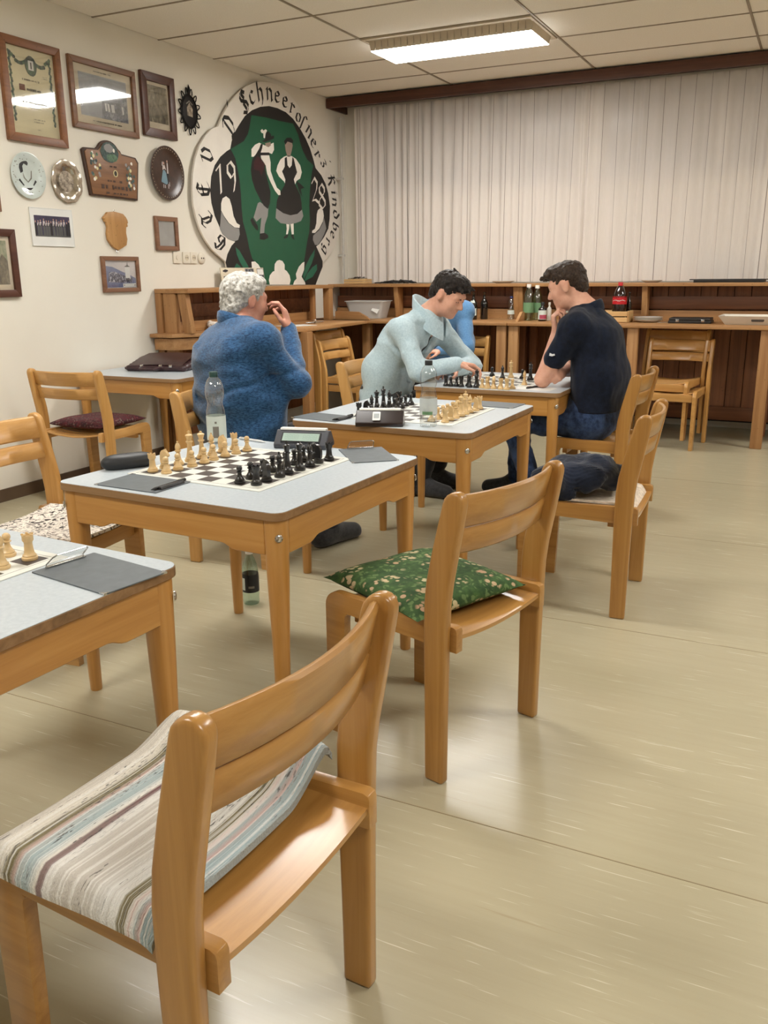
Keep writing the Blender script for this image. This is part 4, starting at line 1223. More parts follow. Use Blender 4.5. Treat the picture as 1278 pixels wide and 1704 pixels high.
SIGN = {
 'outline': [(5.852,2.393),(5.771,2.365),(5.688,2.308),(5.612,2.231),(5.552,2.137),(5.511,2.026),(5.493,1.917),(5.493,1.809),(5.517,1.721),(5.551,1.642),(5.611,1.563),(5.692,1.493),(5.795,1.437),(5.856,1.405),(5.869,1.346),(5.92,1.281),(5.982,1.224),(7.235,1.205),(7.319,1.309),(7.391,1.411),(7.515,1.476),(7.63,1.569),(7.706,1.701),(7.745,1.832),(7.737,1.96),(7.688,2.083),(7.619,2.178),(7.529,2.256),(7.434,2.33),(7.368,2.397),(7.286,2.494),(7.17,2.607),(7.035,2.713),(6.88,2.789),(6.729,2.823),(6.602,2.826),(6.477,2.812),(6.355,2.781),(6.234,2.73),(6.113,2.655),(6.014,2.579),(5.934,2.498),(5.883,2.431)],
 'black': [(5.992,2.249),(6.016,2.308),(6.059,2.374),(6.132,2.445),(6.215,2.518),(6.317,2.574),(6.441,2.618),(6.567,2.642),(6.694,2.645),(6.825,2.632),(6.935,2.597),(7.047,2.533),(7.137,2.464),(7.206,2.391),(7.262,2.302),(7.295,2.234),(7.394,2.183),(7.469,2.116),(7.517,2.033),(7.544,1.923),(7.532,1.809),(7.501,1.719),(7.417,1.64),(7.321,1.574),(7.268,1.554),(7.329,1.486),(7.378,1.424),(7.375,1.373),(7.319,1.309),(7.235,1.21),(5.982,1.228),(5.878,1.336),(5.85,1.4),(5.881,1.464),(5.943,1.53),(5.994,1.56),(5.884,1.597),(5.799,1.662),(5.744,1.743),(5.712,1.833),(5.705,1.923),(5.728,2.025),(5.78,2.11),(5.858,2.179),(5.944,2.228)],
 'green': [(6.304,2.536),(6.497,2.547),(6.709,2.549),(6.932,2.558),(7.008,2.483),(7.039,2.418),(7.082,2.354),(7.15,2.291),(7.259,2.255),(7.231,2.204),(7.2,2.106),(7.177,2.009),(7.163,1.9),(7.168,1.779),(7.149,1.68),(7.107,1.594),(7.062,1.47),(7.032,1.396),(6.991,1.322),(6.914,1.261),(6.839,1.217),(6.432,1.223),(6.373,1.289),(6.306,1.369),(6.219,1.436),(6.186,1.513),(6.155,1.622),(6.114,1.718),(6.105,1.825),(6.104,1.932),(6.095,2.037),(6.074,2.118),(6.052,2.189),(6.018,2.226),(5.996,2.249),(6.079,2.284),(6.179,2.327),(6.242,2.387),(6.27,2.443)],
 'lpw': [(5.834,1.84),(5.856,1.878),(5.903,1.897),(5.948,1.879),(5.971,1.828),(5.989,1.755),(6.026,1.704),(6.069,1.69),(6.061,1.668),(5.994,1.67),(5.922,1.699),(5.862,1.749),(5.829,1.788)],
 'lpg': [(5.829,1.783),(5.812,1.705),(5.798,1.652),(5.83,1.611),(5.901,1.577),(5.975,1.563),(6.033,1.575),(6.061,1.619),(6.057,1.662),(5.985,1.67),(5.912,1.699),(5.861,1.743)],
 'rpw': [(7.292,1.834),(7.312,1.872),(7.365,1.897),(7.409,1.877),(7.422,1.828),(7.398,1.777),(7.329,1.712),(7.25,1.672),(7.199,1.67),(7.2,1.688),(7.252,1.709),(7.28,1.759)],
 'rpg': [(7.421,1.816),(7.449,1.754),(7.461,1.717),(7.418,1.665),(7.362,1.613),(7.295,1.567),(7.243,1.566),(7.208,1.609),(7.215,1.646),(7.262,1.67),(7.328,1.699),(7.397,1.765)],
 'fc': [(6.548,1.358),(6.555,1.393),(6.59,1.419),(6.631,1.427),(6.68,1.418),(6.712,1.388),(6.709,1.347),(6.742,1.335),(6.786,1.299),(6.8,1.256),(6.781,1.219),(6.465,1.224),(6.453,1.26),(6.471,1.3),(6.517,1.329),(6.546,1.335)],
 'fl': [(6.207,1.408),(6.258,1.412),(6.308,1.386),(6.346,1.347),(6.349,1.301),(6.383,1.272),(6.389,1.225),(6.273,1.226),(6.228,1.301),(6.209,1.358)],
 'fr': [(7.046,1.415),(7.037,1.347),(6.988,1.285),(7.047,1.235),(7.053,1.215),(6.839,1.218),(6.865,1.25),(6.902,1.268),(6.893,1.31),(6.946,1.371),(7.009,1.406)],
 'leaf1': [(5.994,1.52),(6.045,1.494),(6.099,1.435),(6.154,1.38),(6.171,1.347),(6.092,1.352),(6.038,1.412),(6.004,1.466)],
 'leaf2': [(5.966,1.368),(5.998,1.396),(6.054,1.368),(6.079,1.324),(5.98,1.303)],
 'leaf3': [(7.241,1.529),(7.225,1.472),(7.17,1.397),(7.09,1.322),(7.024,1.26),(7.014,1.298),(7.069,1.384),(7.148,1.459)],
 'leaf4': [(7.267,1.397),(7.269,1.347),(7.188,1.284),(7.098,1.26),(7.022,1.236),(7.089,1.31),(7.18,1.366)],
 'hat': [(6.43,2.357),(6.483,2.374),(6.487,2.428),(6.541,2.446),(6.571,2.433),(6.58,2.413),(6.624,2.424),(6.622,2.402),(6.545,2.376),(6.481,2.356)],
 'feather': [(6.422,2.436),(6.448,2.452),(6.467,2.442),(6.5,2.457),(6.52,2.449),(6.497,2.424),(6.483,2.385),(6.463,2.388),(6.462,2.42),(6.435,2.422)],
 'mface': [(6.48,2.347),(6.566,2.368),(6.568,2.341),(6.531,2.323),(6.495,2.327)],
 'mshirt': [(6.282,2.281),(6.335,2.319),(6.398,2.342),(6.479,2.33),(6.543,2.343),(6.613,2.368),(6.615,2.313),(6.58,2.276),(6.527,2.282),(6.433,2.271),(6.36,2.258),(6.307,2.226),(6.277,2.223)],
 'mvest': [(6.35,2.257),(6.394,2.299),(6.418,2.334),(6.449,2.338),(6.436,2.304),(6.412,2.269),(6.538,2.283),(6.547,2.262),(6.452,2.252),(6.389,2.234),(6.468,2.188),(6.464,2.144),(6.535,1.974),(6.517,1.883),(6.481,1.836),(6.42,1.861),(6.372,1.907),(6.306,1.979),(6.268,2.051),(6.259,2.125),(6.285,2.202)],
 'mred': [(6.304,2.183),(6.358,2.237),(6.409,2.226),(6.468,2.188),(6.443,2.142),(6.407,2.085),(6.38,2.126),(6.299,2.129)],
 'marm': [(6.41,2.247),(6.536,2.261),(6.553,2.208),(6.548,2.141),(6.586,2.078),(6.635,2.015),(6.685,1.996),(6.687,1.962),(6.653,1.958),(6.601,1.99),(6.541,2.052),(6.493,2.114),(6.477,2.178),(6.417,2.205)],
 'mleg': [(6.37,1.885),(6.492,1.843),(6.477,1.78),(6.429,1.71),(6.413,1.642),(6.349,1.635),(6.366,1.708),(6.381,1.764),(6.305,1.727),(6.267,1.758),(6.303,1.815),(6.338,1.872)],
 'mshoe1': [(6.247,1.757),(6.285,1.726),(6.323,1.695),(6.324,1.656),(6.29,1.666),(6.242,1.702),(6.219,1.734)],
 'mshoe2': [(6.349,1.635),(6.423,1.643),(6.469,1.627),(6.474,1.605),(6.408,1.586),(6.341,1.59)],
 'whead': [(6.785,2.388),(6.82,2.409),(6.899,2.413),(6.913,2.38),(6.894,2.333),(6.867,2.285),(6.822,2.28),(6.798,2.322)],
 'whair': [(6.774,2.398),(6.821,2.431),(6.89,2.44),(6.923,2.421),(6.914,2.398),(6.83,2.402),(6.795,2.372)],
 'wblouse': [(6.765,2.274),(6.822,2.291),(6.891,2.293),(6.959,2.277),(7.027,2.232),(7.051,2.176),(7.019,2.121),(6.959,2.098),(6.921,2.054),(6.886,2.057),(6.901,2.105),(6.963,2.156),(6.931,2.2),(6.77,2.184),(6.728,2.158),(6.764,2.105),(6.802,2.062),(6.782,2.043),(6.751,2.075),(6.675,2.108),(6.635,2.149),(6.66,2.196),(6.708,2.246)],
 'wdress': [(6.776,2.264),(6.81,2.279),(6.817,2.212),(6.849,2.192),(6.886,2.218),(6.902,2.288),(6.924,2.274),(6.944,2.224),(6.97,2.169),(6.912,2.106),(6.933,2.061),(7.01,1.985),(7.03,1.915),(7.031,1.862),(6.952,1.822),(6.834,1.804),(6.72,1.815),(6.612,1.849),(6.628,1.913),(6.688,1.985),(6.76,2.047),(6.774,2.094),(6.727,2.152),(6.771,2.196)],
 'whem': [(6.612,1.849),(6.72,1.815),(6.834,1.804),(6.952,1.822),(7.031,1.862),(7.052,1.809),(7.008,1.765),(6.923,1.744),(6.805,1.727),(6.669,1.732),(6.595,1.769)],
 'wleg1': [(6.764,1.734),(6.817,1.737),(6.807,1.692),(6.781,1.644),(6.753,1.643),(6.768,1.69)],
 'wleg2': [(6.829,1.737),(6.883,1.742),(6.881,1.647),(6.846,1.646),(6.837,1.693)],
 'wshoe1': [(6.713,1.618),(6.765,1.643),(6.794,1.644),(6.774,1.614),(6.716,1.606)],
 'wshoe2': [(6.827,1.639),(6.869,1.647),(6.889,1.6),(6.855,1.61)],
 'wsash': [(6.947,2.097),(7.017,2.079),(7.087,2.05),(7.025,2.033),(7.045,1.97),(7.0,2.008),(6.968,2.064)],
}
SIGN_TXT = [('G',5.796,1.545,0.126),('T',5.641,1.715,0.126),('E',5.623,1.925,0.138),('V',5.69,2.166,0.126),('D',5.989,2.411,0.144),("'",6.05,2.53,0.096),('S',6.208,2.617,0.144),('c',6.329,2.671,0.094),('h',6.444,2.708,0.099),('n',6.578,2.731,0.094),('e',6.701,2.732,0.089),('e',6.819,2.711,0.089),('r',6.929,2.672,0.086),('o',7.024,2.619,0.084),('f',7.102,2.584,0.089),('n',7.194,2.525,0.091),('e',7.27,2.439,0.086),('r',7.332,2.343,0.084),('z',7.447,2.285,0.079),("'",7.517,2.286,0.072),('K',7.582,2.156,0.12),('i',7.615,2.043,0.077),('n',7.627,1.963,0.079),('d',7.643,1.852,0.084),('b',7.624,1.743,0.079),('e',7.574,1.664,0.074),('r',7.481,1.601,0.072),('g',7.416,1.528,0.079)]
SIGN_C = (6.539, 2.03)
SIGN_NUM = [(5.838, 2.015), (5.982, 2.048), (7.272, 2.046), (7.392, 2.0)]

def make_sign():
    cy, cz = SIGN_C
    t = thing('club_emblem', 'large round painted wooden emblem with dancing couple and black lettering', 'emblem', (WX, cy, cz))
    x0 = 0.022
    slab('board', SIGN['outline'], x0, x0 + 0.018, 'paint_white', t, 0.002, (cy, cz))
    lay = [('black', 'black_field', 'paint_black', 1), ('green', 'green_field', 'paint_green', 2)]
    for k in ('lpw', 'rpw', 'fc', 'fl', 'fr'): lay.append((k, 'petal', 'paint_white', 3))
    for k in ('lpg', 'rpg'): lay.append((k, 'petal', 'paint_grey', 3))
    for k in ('leaf1', 'leaf2', 'leaf3', 'leaf4'): lay.append((k, 'leaf', 'paint_leaf', 3))
    fig = [('mshirt', 'paint_white', 3), ('mleg', 'paint_grey', 3), ('mshoe1', 'paint_black', 3), ('mshoe2', 'paint_black', 3), ('hat', 'paint_black', 3), ('mface', 'paint_skin', 4),
           ('feather', 'paint_white', 4), ('mvest', 'paint_black', 4), ('mred', 'paint_red', 5), ('marm', 'paint_white', 5)]
    figw = [('wblouse', 'paint_white', 3), ('whead', 'paint_skin', 3), ('whair', 'paint_black', 4), ('wdress', 'paint_black', 4), ('whem', 'paint_grey', 5), ('wleg1', 'paint_white', 3),
            ('wleg2', 'paint_white', 3), ('wshoe1', 'paint_black', 4), ('wshoe2', 'paint_black', 4), ('wsash', 'paint_black', 3)]
    def flat(key, name, mat, l, par, off=0.0):
        mb = [(x0 + 0.0182 + 0.0005 * l, 0, [(p[0] - cy, p[1] - cz) for p in SIGN[key]])]
        return link(name, ngon_mesh(name, mb, [mat]), par)
    g = None
    for k, n, m, l in lay: flat(k, n, m, l, t)
    dm = flat('mvest', 'dancing_man', 'paint_black', 4, t)
    for k, m, l in fig:
        if k != 'mvest': flat(k, {'hat': 'hat', 'feather': 'feather', 'mface': 'face'}.get(k, 'clothing'), m, l, dm)
    dw = flat('wdress', 'dancing_woman', 'paint_black', 4, t)
    for k, m, l in figw:
        if k != 'wdress': flat(k, {'whair': 'hair', 'whead': 'face'}.get(k, 'clothing'), m, l, dw)
    for ch, y, z, h in SIGN_TXT:
        up = Vector((0, y - 6.60, (z - 2.02) * 1.12)); ang = math.atan2(-up.y, up.z)
        h *= 0.80 if ch.isupper() else 0.97
        o = link('letter', ngon_mesh('letter', glyph_mesh(ch, h, 0), ['paint_black']), t, (x0 + 0.0192, y - cy, z - cz))
        o.rotation_euler = (ang, 0, 0)
    for ch, (y, z) in zip('1928', SIGN_NUM):
        o = link('numeral', ngon_mesh('numeral', glyph_mesh(ch, 0.150, 0, 0.095), ['paint_white']), t, (x0 + 0.0202, y - cy, z - cz))
make_sign()

# --- picture frames
wood('frame_pine', S(104, 64, 38), S(134, 86, 52), S(150, 100, 64), 1, 0.4, 0.6, knots=True)
wood('frame_brown', S(96, 62, 38), S(124, 84, 54), S(140, 98, 66), 1, 0.4, 0.8)
wood('frame_dark', S(62, 34, 24), S(84, 48, 34), S(94, 56, 40), 1, 0.4, 0.8)
wood('frame_small', S(104, 70, 50), S(130, 92, 68), S(146, 106, 80), 1, 0.45, 0.8)
plain('paper_cream', S(228, 218, 182), 0.7, var=0.03)
plain('paper_white', S(224, 224, 220), 0.6, var=0.02)
plain('paper_old', S(218, 206, 182), 0.7, var=0.04)
plain('ink', S(60, 54, 48), 0.7)
plain('ink_grey', S(120, 116, 108), 0.7)
plain('garland_green', S(92, 118, 96), 0.7, var=0.2, vscale=60)
plain('garland_dark', S(70, 86, 84), 0.7, var=0.2, vscale=60)
plain('garland_brown', S(120, 74, 60), 0.7)
def photo_mat(name, stops, scale=24, stretch=(1, 1, 1), detail=5):
    t = NT(name)
    v = t.coord(stretch)
    n = t.noise(v, scale, detail, 0.7, 0.4)
    t.base(t.ramp(n, stops)); t.rough(0.35)
photo_mat('photo_bw', [(0.32, S(30, 30, 34)), (0.5, S(70, 72, 78)), (0.68, S(176, 176, 176))], 40)
photo_mat('photo_lake', [(0.3, S(126, 128, 128)), (0.7, S(156, 158, 158))], 8)
photo_mat('photo_sepia', [(0.3, S(60, 56, 44)), (0.5, S(112, 104, 82)), (0.7, S(172, 162, 134))], 34, (1, 1, 0.5))
photo_mat('photo_crowd', [(0.36, S(18, 18, 32)), (0.5, S(60, 66, 96)), (0.62, S(214, 214, 222))], 70)
photo_mat('photo_sky', [(0.3, S(196, 190, 192)), (0.7, S(222, 216, 214))], 6)
photo_mat('photo_hill', [(0.3, S(86, 98, 140)), (0.7, S(118, 130, 164))], 12)
photo_mat('photo_stage', [(0.3, S(38, 32, 50)), (0.55, S(56, 52, 80)), (0.8, S(88, 60, 74))], 10)
photo_mat('photo_green', [(0.3, S(96, 116, 84)), (0.55, S(140, 150, 118)), (0.75, S(188, 184, 156))], 9)
photo_mat('photo_grey', [(0.3, S(150, 150, 146)), (0.7, S(172, 172, 168))], 9)
plain('cloth_dark', S(44, 40, 42), 0.7); plain('cloth_mid', S(88, 88, 86), 0.7); plain('cloth_pale', S(196, 188, 186), 0.7); plain('skin_print', S(186, 150, 134), 0.7)

def frame(label, y0, y1, z0, z1, fw, mat, paper, content, depth=0.022, glazed=True, tilt=0.0, roll=0.0, cat='picture', name='picture_frame'):
    cy, cz = (y0 + y1) / 2, (z0 + z1) / 2
    t = thing(name, label, cat, (WX, cy, cz))
    t.rotation_euler = (roll, tilt, 0)
    W_, H_ = (y1 - y0) / 2, (z1 - z0) / 2
    o = [(-W_, -H_), (W_, -H_), (W_, H_), (-W_, H_)]
    i = [(-W_ + fw, -H_ + fw), (W_ - fw, -H_ + fw), (W_ - fw, H_ - fw), (-W_ + fw, H_ - fw)]
    for k in range(4):
        j = (k + 1) % 4
        slab('frame_rail', [o[k], o[j], i[j], i[k]], 0.002, depth, mat, t, 0.003)
    pr = slab('print', [(-W_ + fw * .9, -H_ + fw * .9), (W_ - fw * .9, -H_ + fw * .9), (W_ - fw * .9, H_ - fw * .9), (-W_ + fw * .9, H_ - fw * .9)], 0.002, 0.008, paper, t)
    iw, ih = W_ - fw, H_ - fw
    groups = {}
    for l, (m, poly) in enumerate(content):
        groups.setdefault(m, []).append((0.0083 + 0.00004 * l, 0, [(p[0] * iw, p[1] * ih) for p in poly]))
    for m, pcs in groups.items():
        q = link('printed_area', ngon_mesh('printed_area', pcs, [m]), pr); q['kind'] = 'stuff'
    if glazed:
        slab('glass_pane', [(-W_ + fw * .95, -H_ + fw * .95), (W_ - fw * .95, -H_ + fw * .95), (W_ - fw * .95, H_ - fw * .95), (-W_ + fw * .95, H_ - fw * .95)], 0.012, 0.0135, 'picture_glass', t)
    return t
def R4(a, b_, c, d): return [(a, c), (b_, c), (b_, d), (a, d)]
def blob(y, z, ry, rz, n=7, j=0.25, rnd=random.Random(5)):
    return [(y + ry * math.cos(2 * PI * k / n) * (1 - j * rnd.random()), z + rz * math.sin(2 * PI * k / n) * (1 - j * rnd.random())) for k in range(n)]
def textline(y0, y1, z, h, rnd=random.Random(9)):
    out = []; y = y0
    while y < y1:
        w = rnd.uniform(.012, .03)
        hh = h * rnd.uniform(.5, 1.0)
        out.append(R4(y, min(y + w, y1), z - hh / 2, z + hh / 2)); y += w + rnd.uniform(.006, .014)
        if rnd.random() < .15: y += .03
    return out
def certificate():
    c = []
    rnd = random.Random(2)
    for s in (-1, 1):
        for k in range(26):
            z = 0.86 - 1.6 * k / 26
            c.append((('garland_green', 'garland_dark')[k % 2], blob(s * (0.84 - 0.05 * (k % 3) * .4), z, 0.06, 0.05)))
    for k in range(22):
        y = -0.8 + 1.6 * k / 21
        c.append((('garland_dark', 'garland_green')[k % 2], blob(y, 0.80 - 0.16 * math.sin(PI * abs(y) * 1.2) + 0.05 * (abs(y) > .6), 0.08, 0.055)))
    c.append(('garland_dark', blob(0.02, 0.62, 0.25, 0.24, 14, .05))); c.append(('garland_green', blob(0.02, 0.58, 0.20, 0.17, 12, .05))); c.append(('paper_white', R4(-0.09, 0.13, 0.52, 0.74))); c.append(('ink', R4(0.0, 0.05, 0.55, 0.7)))
    c.append(('garland_brown', R4(-0.55, -0.32, 0.02, 0.16)))
    for z, a, b_, h in ((0.28, -.4, .3, .05), (0.06, -.25, .35, .075), (-0.13, -.55, .55, .025), (-0.18, -.5, .52, .025), (-0.24, -.5, .55, .06), (-0.31, -.3, .35, .03), (-0.36, -.2, .25, .03), (-0.62, -.1, .35, .03), (-0.68, -.12, .3, .03), (-0.86, 0, .15, .025), (0.42, .45, .62, .02), (0.38, .45, .62, .02)):
        c += [('ink_grey' if h < .04 else 'ink', q) for q in textline(a, b_, z, h)]
    return c
frame('large pine-framed certificate with green garland border on left wall', 3.87, 4.318, 2.064, 2.621, 0.045, 'frame_pine', 'paper_cream', certificate(), 0.03)
def lakephoto():
    c = [('photo_lake', R4(-.82, .82, -.72, .74))]
    c.append(('photo_bw', [(-.55, .05), (-.3, .22), (.1, .28), (.8, .25), (.8, .0), (.3, -.05), (-.2, -.06), (-.5, -.02)]))
    c.append(('photo_bw', [(-.08, -.1), (.8, -.02), (.8, -.72), (-.12, -.72)]))
    for y in (.0, .1, .22, .27, .6): c.append(('paper_white', [(y, -.16), (y + .06, -.16), (y + .08, -.42), (y + .02, -.44)]))
    c += [('ink', q) for q in textline(-.3, .3, .86, .05)] + [('ink', q) for q in textline(-.45, .55, -.86, .055)]
    return c
frame('brown-framed black and white lake photograph reflecting the lamp', 4.388, 4.98, 2.20, 2.613, 0.036, 'frame_brown', 'paper_old', lakephoto(), 0.024)
frame('dark-framed faded group photograph beside the iron ornament', 5.035, 5.381, 2.234, 2.642, 0.055, 'frame_dark', 'paper_old', [('photo_sepia', R4(-.86, .86, -.72, .86))] , 0.026)
rnd9 = random.Random(4)
def group_photo():
    c = [('photo_stage', R4(-.86, .86, -.52, .62)), ('cloth_mid', R4(-.86, .86, -.52, -.44))]
    for k in range(14):
        y = -.80 + 1.6 * k / 13 + rnd9.uniform(-.02, .02); h = .26 + rnd9.uniform(-.06, .10)
        dark = k in (0, 6, 12, 13)
        c.append(('cloth_dark' if dark else 'cloth_mid', [(y - .05, -.45), (y + .05, -.45), (y + .045, .12), (y - .045, .12)]))
        c.append(('cloth_dark' if dark else 'cloth_pale', [(y - .05, .08), (y + .05, .08), (y + .04, h), (y - .04, h)]))
        c.append(('skin_print', blob(y, h + .07, .026, .07, 6, .1)))
        if not dark: c.append(('cloth_dark', [(y - .012, .08), (y + .05, .02), (y + .035, .2), (y + .01, .2)]))
    return c
frame('unframed white-bordered photograph of a row of singers', 3.972, 4.308, 1.484, 1.706, 0.004, 'paper_white', 'paper_white', group_photo(), 0.010, glazed=False, cat='photograph', name='photo_print')
frame('small brown frame around a blank grey sheet near the sockets', 5.078, 5.324, 1.479, 1.712, 0.032, 'frame_small', 'photo_grey', [], 0.022)
def church():
    c = [('photo_sky', R4(-.97, .97, -.97, .97)), ('photo_hill', [(-.97, .62), (-.5, .55), (.1, .2), (.45, .05), (.97, -.3), (.97, -.97), (-.97, -.97)]),
         ('photo_crowd', [(-.75, .15), (-.4, .2), (.1, -.05), (.5, -.2), (.75, -.25), (.72, -.65), (.2, -.62), (-.3, -.6), (-.85, -.55), (-.8, -.2)]),
         ('paper_white', R4(.30, .62, -.28, .52)), ('cloth_mid', [(.25, .55), (.65, .55), (.5, .68), (.47, .95), (.43, .68)]), ('paper_white', R4(.1, .95, -.95, -.68)), ('garland_brown', R4(.16, .22, -.85, -.78)), ('garland_brown', R4(.85, .91, -.85, -.78))]
    for k in range(8): c.append(('cloth_dark', R4(.34 + .035 * k, .36 + .035 * k, -.5, -.35 + .04 * (k % 3))))
    return c
frame('brown-framed colour photograph of a crowd before a church tower', 4.521, 4.875, 1.199, 1.432, 0.028, 'frame_small', 'paper_white', church(), 0.022)
frame('dark wooden frame cut off by the lower left picture edge', 3.45, 3.834, 1.19, 1.572, 0.042, 'frame_dark', 'paper_old', [('photo_green', R4(-.85, .85, -.8, .85)), ('photo_sepia', [(.2, -.8), (.85, -.8), (.85, .1), (.6, .35), (.45, .1)])], 0.024)
frame('narrow brown frame just touching the left picture edge', 3.40, 3.762, 1.665, 1.79, 0.03, 'frame_small', 'paper_old', [], 0.02)

# --- plates
def disc(prof, n, mats=None):
    """profile (r, x) turned about the x axis"""
    rings = [[(x, r * math.cos(2 * PI * k / n), r * math.sin(2 * PI * k / n)) for k in range(n)] for r, x in prof]
    return MB().loft(rings)
plain('porcelain', S(196, 206, 202), 0.15, var=0.05, coat=0.6)
plain('pewter', S(190, 180, 164), 0.22, 0.9, var=0.15, vscale=30)
photo_mat('pewter_relief', [(0.35, S(84, 70, 58)), (0.65, S(190, 176, 156))], 36)
plain('brown_glaze', S(64, 44, 34), 0.3, var=0.15, vscale=20)
plain('bead_cream', S(206, 194, 170), 0.4)
plain('skirt_blue', S(110, 138, 152), 0.5)
def flats(parent, x, pcs):
    for m, poly in pcs:
        link('painted_figure', ngon_mesh('painted_figure', [(x, 0, poly)], [m]), parent)
t = thing('wall_plate', 'white porcelain plate with a black painted coat of arms', 'plate', (WX, 3.985, 1.88))
disc([(0.07, 0.003), (0.128, 0.018), (0.130, 0.021), (0.126, 0.022), (0.09, 0.013), (0.075, 0.009), (0.001, 0.009)], 40).build('dish', 'porcelain', t, smooth=60)
k_ = 0.001
flats(t, 0.0105, [('paint_black', [(-.05, .075), (-.035, .09), (.0, .085), (.012, .07), (.005, .055), (-.02, .065), (-.032, .05), (-.03, .02), (-.05, .01), (-.058, .04)]), ('paint_black', [(-.07, -.03), (-.06, -.02), (-.03, -.055), (-.035, -.06)]),
                 ('paint_black', [(.065, -.03), (.055, -.02), (.035, -.05), (.04, -.055)]), ('paint_black', [(-.02, -.07), (.035, -.065), (.015, -.08), (.03, -.10), (-.005, -.10), (.003, -.082)]), ('ink_grey', [(-.035, .02), (-.03, -.015), (0, -.04), (.03, -.015), (.035, .03), (.028, .028), (.022, -.01), (0, -.032), (-.022, -.012)])])
for k in range(30):
    a = random.Random(200 + k); th = a.uniform(0, 2 * PI); r_ = a.uniform(.088, .118)
    link('painted_mark', ngon_mesh('painted_mark', [(0.0135 + (r_ - .088) * .30, 0, blob(r_ * math.cos(th), r_ * math.sin(th), .005, .003, 5))], ['ink_grey']), t)
t = thing('wall_plate', 'shiny pewter plate with scalloped rim and dark relief', 'plate', (WX, 4.287, 1.872))
n = 64; rings = []
for r, x in [(0.075, 0.003), (0.122, 0.014), (0.126, 0.018), (0.122, 0.02), (0.10, 0.014), (0.082, 0.013), (0.078, 0.009), (0.001, 0.009)]:
    ring = []
    for k in range(n):
        a = 2 * PI * k / n; s = 1 + (0.05 * abs(math.sin(4.5 * a)) - 0.02) * (r > 0.09)
        ring.append((x + 0.002 * math.sin(9 * a) * (r > 0.09), r * s * math.cos(a), r * s * math.sin(a)))
    rings.append(ring)
MB().loft(rings).build('dish', 'pewter', t, smooth=60)
disc([(0.062, 0.0095), (0.058, 0.0135), (0.001, 0.0125)], 24).build('relief', 'pewter_relief', t, smooth=30)
t = thing('wall_plate', 'large round brown plate with a painted couple and beaded rim', 'plate', (WX, 5.235, 2.005))
disc([(0.11, 0.003), (0.178, 0.028), (0.181, 0.034), (0.174, 0.035), (0.155, 0.026), (0.12, 0.014), (0.001, 0.012)], 48).build('dish', 'brown_glaze', t, smooth=60)
bd = MB().lathe([(0.0008, -0.003), (0.0032, 0), (0.0008, 0.003)], 6).mesh('bead', 'bead_cream')
for k in range(44):
    a = 2 * PI * k / 44; link('bead', bd, t, (0.0325, 0.164 * math.cos(a), 0.164 * math.sin(a)))
flats(t, 0.0150, [('skirt_blue', [(-.055, -.06), (.0, -.075), (.015, -.065), (.005, .0), (-.01, .02), (-.03, .02)]), ('cloth_pale', [(-.035, .02), (-.03, .05), (-.01, .055), (.005, .02), (-.012, .03)]), ('cloth_pale', [(-.04, .05), (-.035, .075), (-.028, .075), (-.028, .045)]),
                 ('cloth_dark', [(.01, -.0), (.03, .0), (.035, -.06), (.02, -.07), (.012, -.04)]), ('cloth_pale', [(.012, .0), (.016, .07), (.026, .07), (.028, .0)]), ('skin_print', blob(-.018, .066, .009, .012)), ('skin_print', blob(.02, .08, .008, .01)),
                 ('cloth_pale', R4(-.035, -.028, -.10, -.075)), ('cloth_pale', R4(-.018, -.011, -.10, -.078)), ('cloth_pale', R4(.018, .024, -.10, -.07)), ('cloth_pale', R4(.03, .036, -.085, -.055))])
# --- carved shields
wood('plaque_wood', S(108, 72, 46), S(134, 94, 62), S(146, 104, 70), 1, 0.45, 0.7)
wood('bark_wood', S(52, 34, 24), S(70, 46, 32), None, 2, 0.6)
wood('shield_wood', S(160, 114, 64), S(182, 136, 82), S(196, 150, 96), 2, 0.5, 0.8, knots=True)
t = thing('painted_plaque', 'carved brown wooden plaque with painted flowers and round top', 'plaque', (WX, 4.69, 1.95))
pl = [(-.257, .125), (-.235, .14), (-.13, .145), (-.11, .16)] + [(-.02 + .105 * math.cos(a), .115 + .09 * math.sin(a)) for a in [PI * (0.82 - 0.64 * i / 8) for i in range(9)]] + [(.09, .15), (.10, .135), (.235, .125), (.26, .095), (.225, -.15), (-.215, -.145)]
slab('back_board', pl, 0.002, 0.020, 'bark_wood', t, 0.004)
slab('front_board', [(y * 0.93, z * 0.93) for y, z in pl], 0.020, 0.026, 'plaque_wood', t, 0.003)
fl = []
rf = random.Random(8)
for cx_, cz_ in ((-.155, .03), (.165, .0)):
    for k in range(26):
        u, v_ = rf.uniform(-1, 1), rf.uniform(-1, 1)
        w_ = 0.045 * (1 - 0.5 * (v_ < -.2) * abs(v_))
        fl.append((('garland_dark', 'garland_green', 'garland_dark', 'paint_grey', 'paint_yellow', 'paint_white')[k % 6], blob(cx_ + u * w_, cz_ + v_ * .085, .013, .013, 6)))
fl += [('garland_dark', blob(-.02, .13, .085, .065, 14, .05)), ('paint_grey', blob(-.025, .155, .05, .03, 9, .2)), ('garland_green', blob(.0, .10, .06, .03, 9, .2)), ('paint_white', blob(.02, .145, .012, .016, 6)), ('paint_yellow', blob(.02, .005, .022, .022, 10, 0)), ('ink', blob(.02, .005, .014, .017, 10, 0))]
for z, a, b_, h in ((.045, -.03, .07, .012), (-.045, -.06, .12, .014), (-.083, -.12, .17, .026), (-.12, -.08, .12, .012)): fl += [('bark_wood', q) for q in textline(a, b_, z, h)]
for l, (m, poly) in enumerate(fl): link('painted_mark', ngon_mesh('painted_mark', [(0.0263 + 0.00003 * l, 0, poly)], [m]), t)
t = thing('wooden_shield', 'plain light wooden shield with scroll corners above the church picture', 'plaque', (WX, 4.682, 1.595))
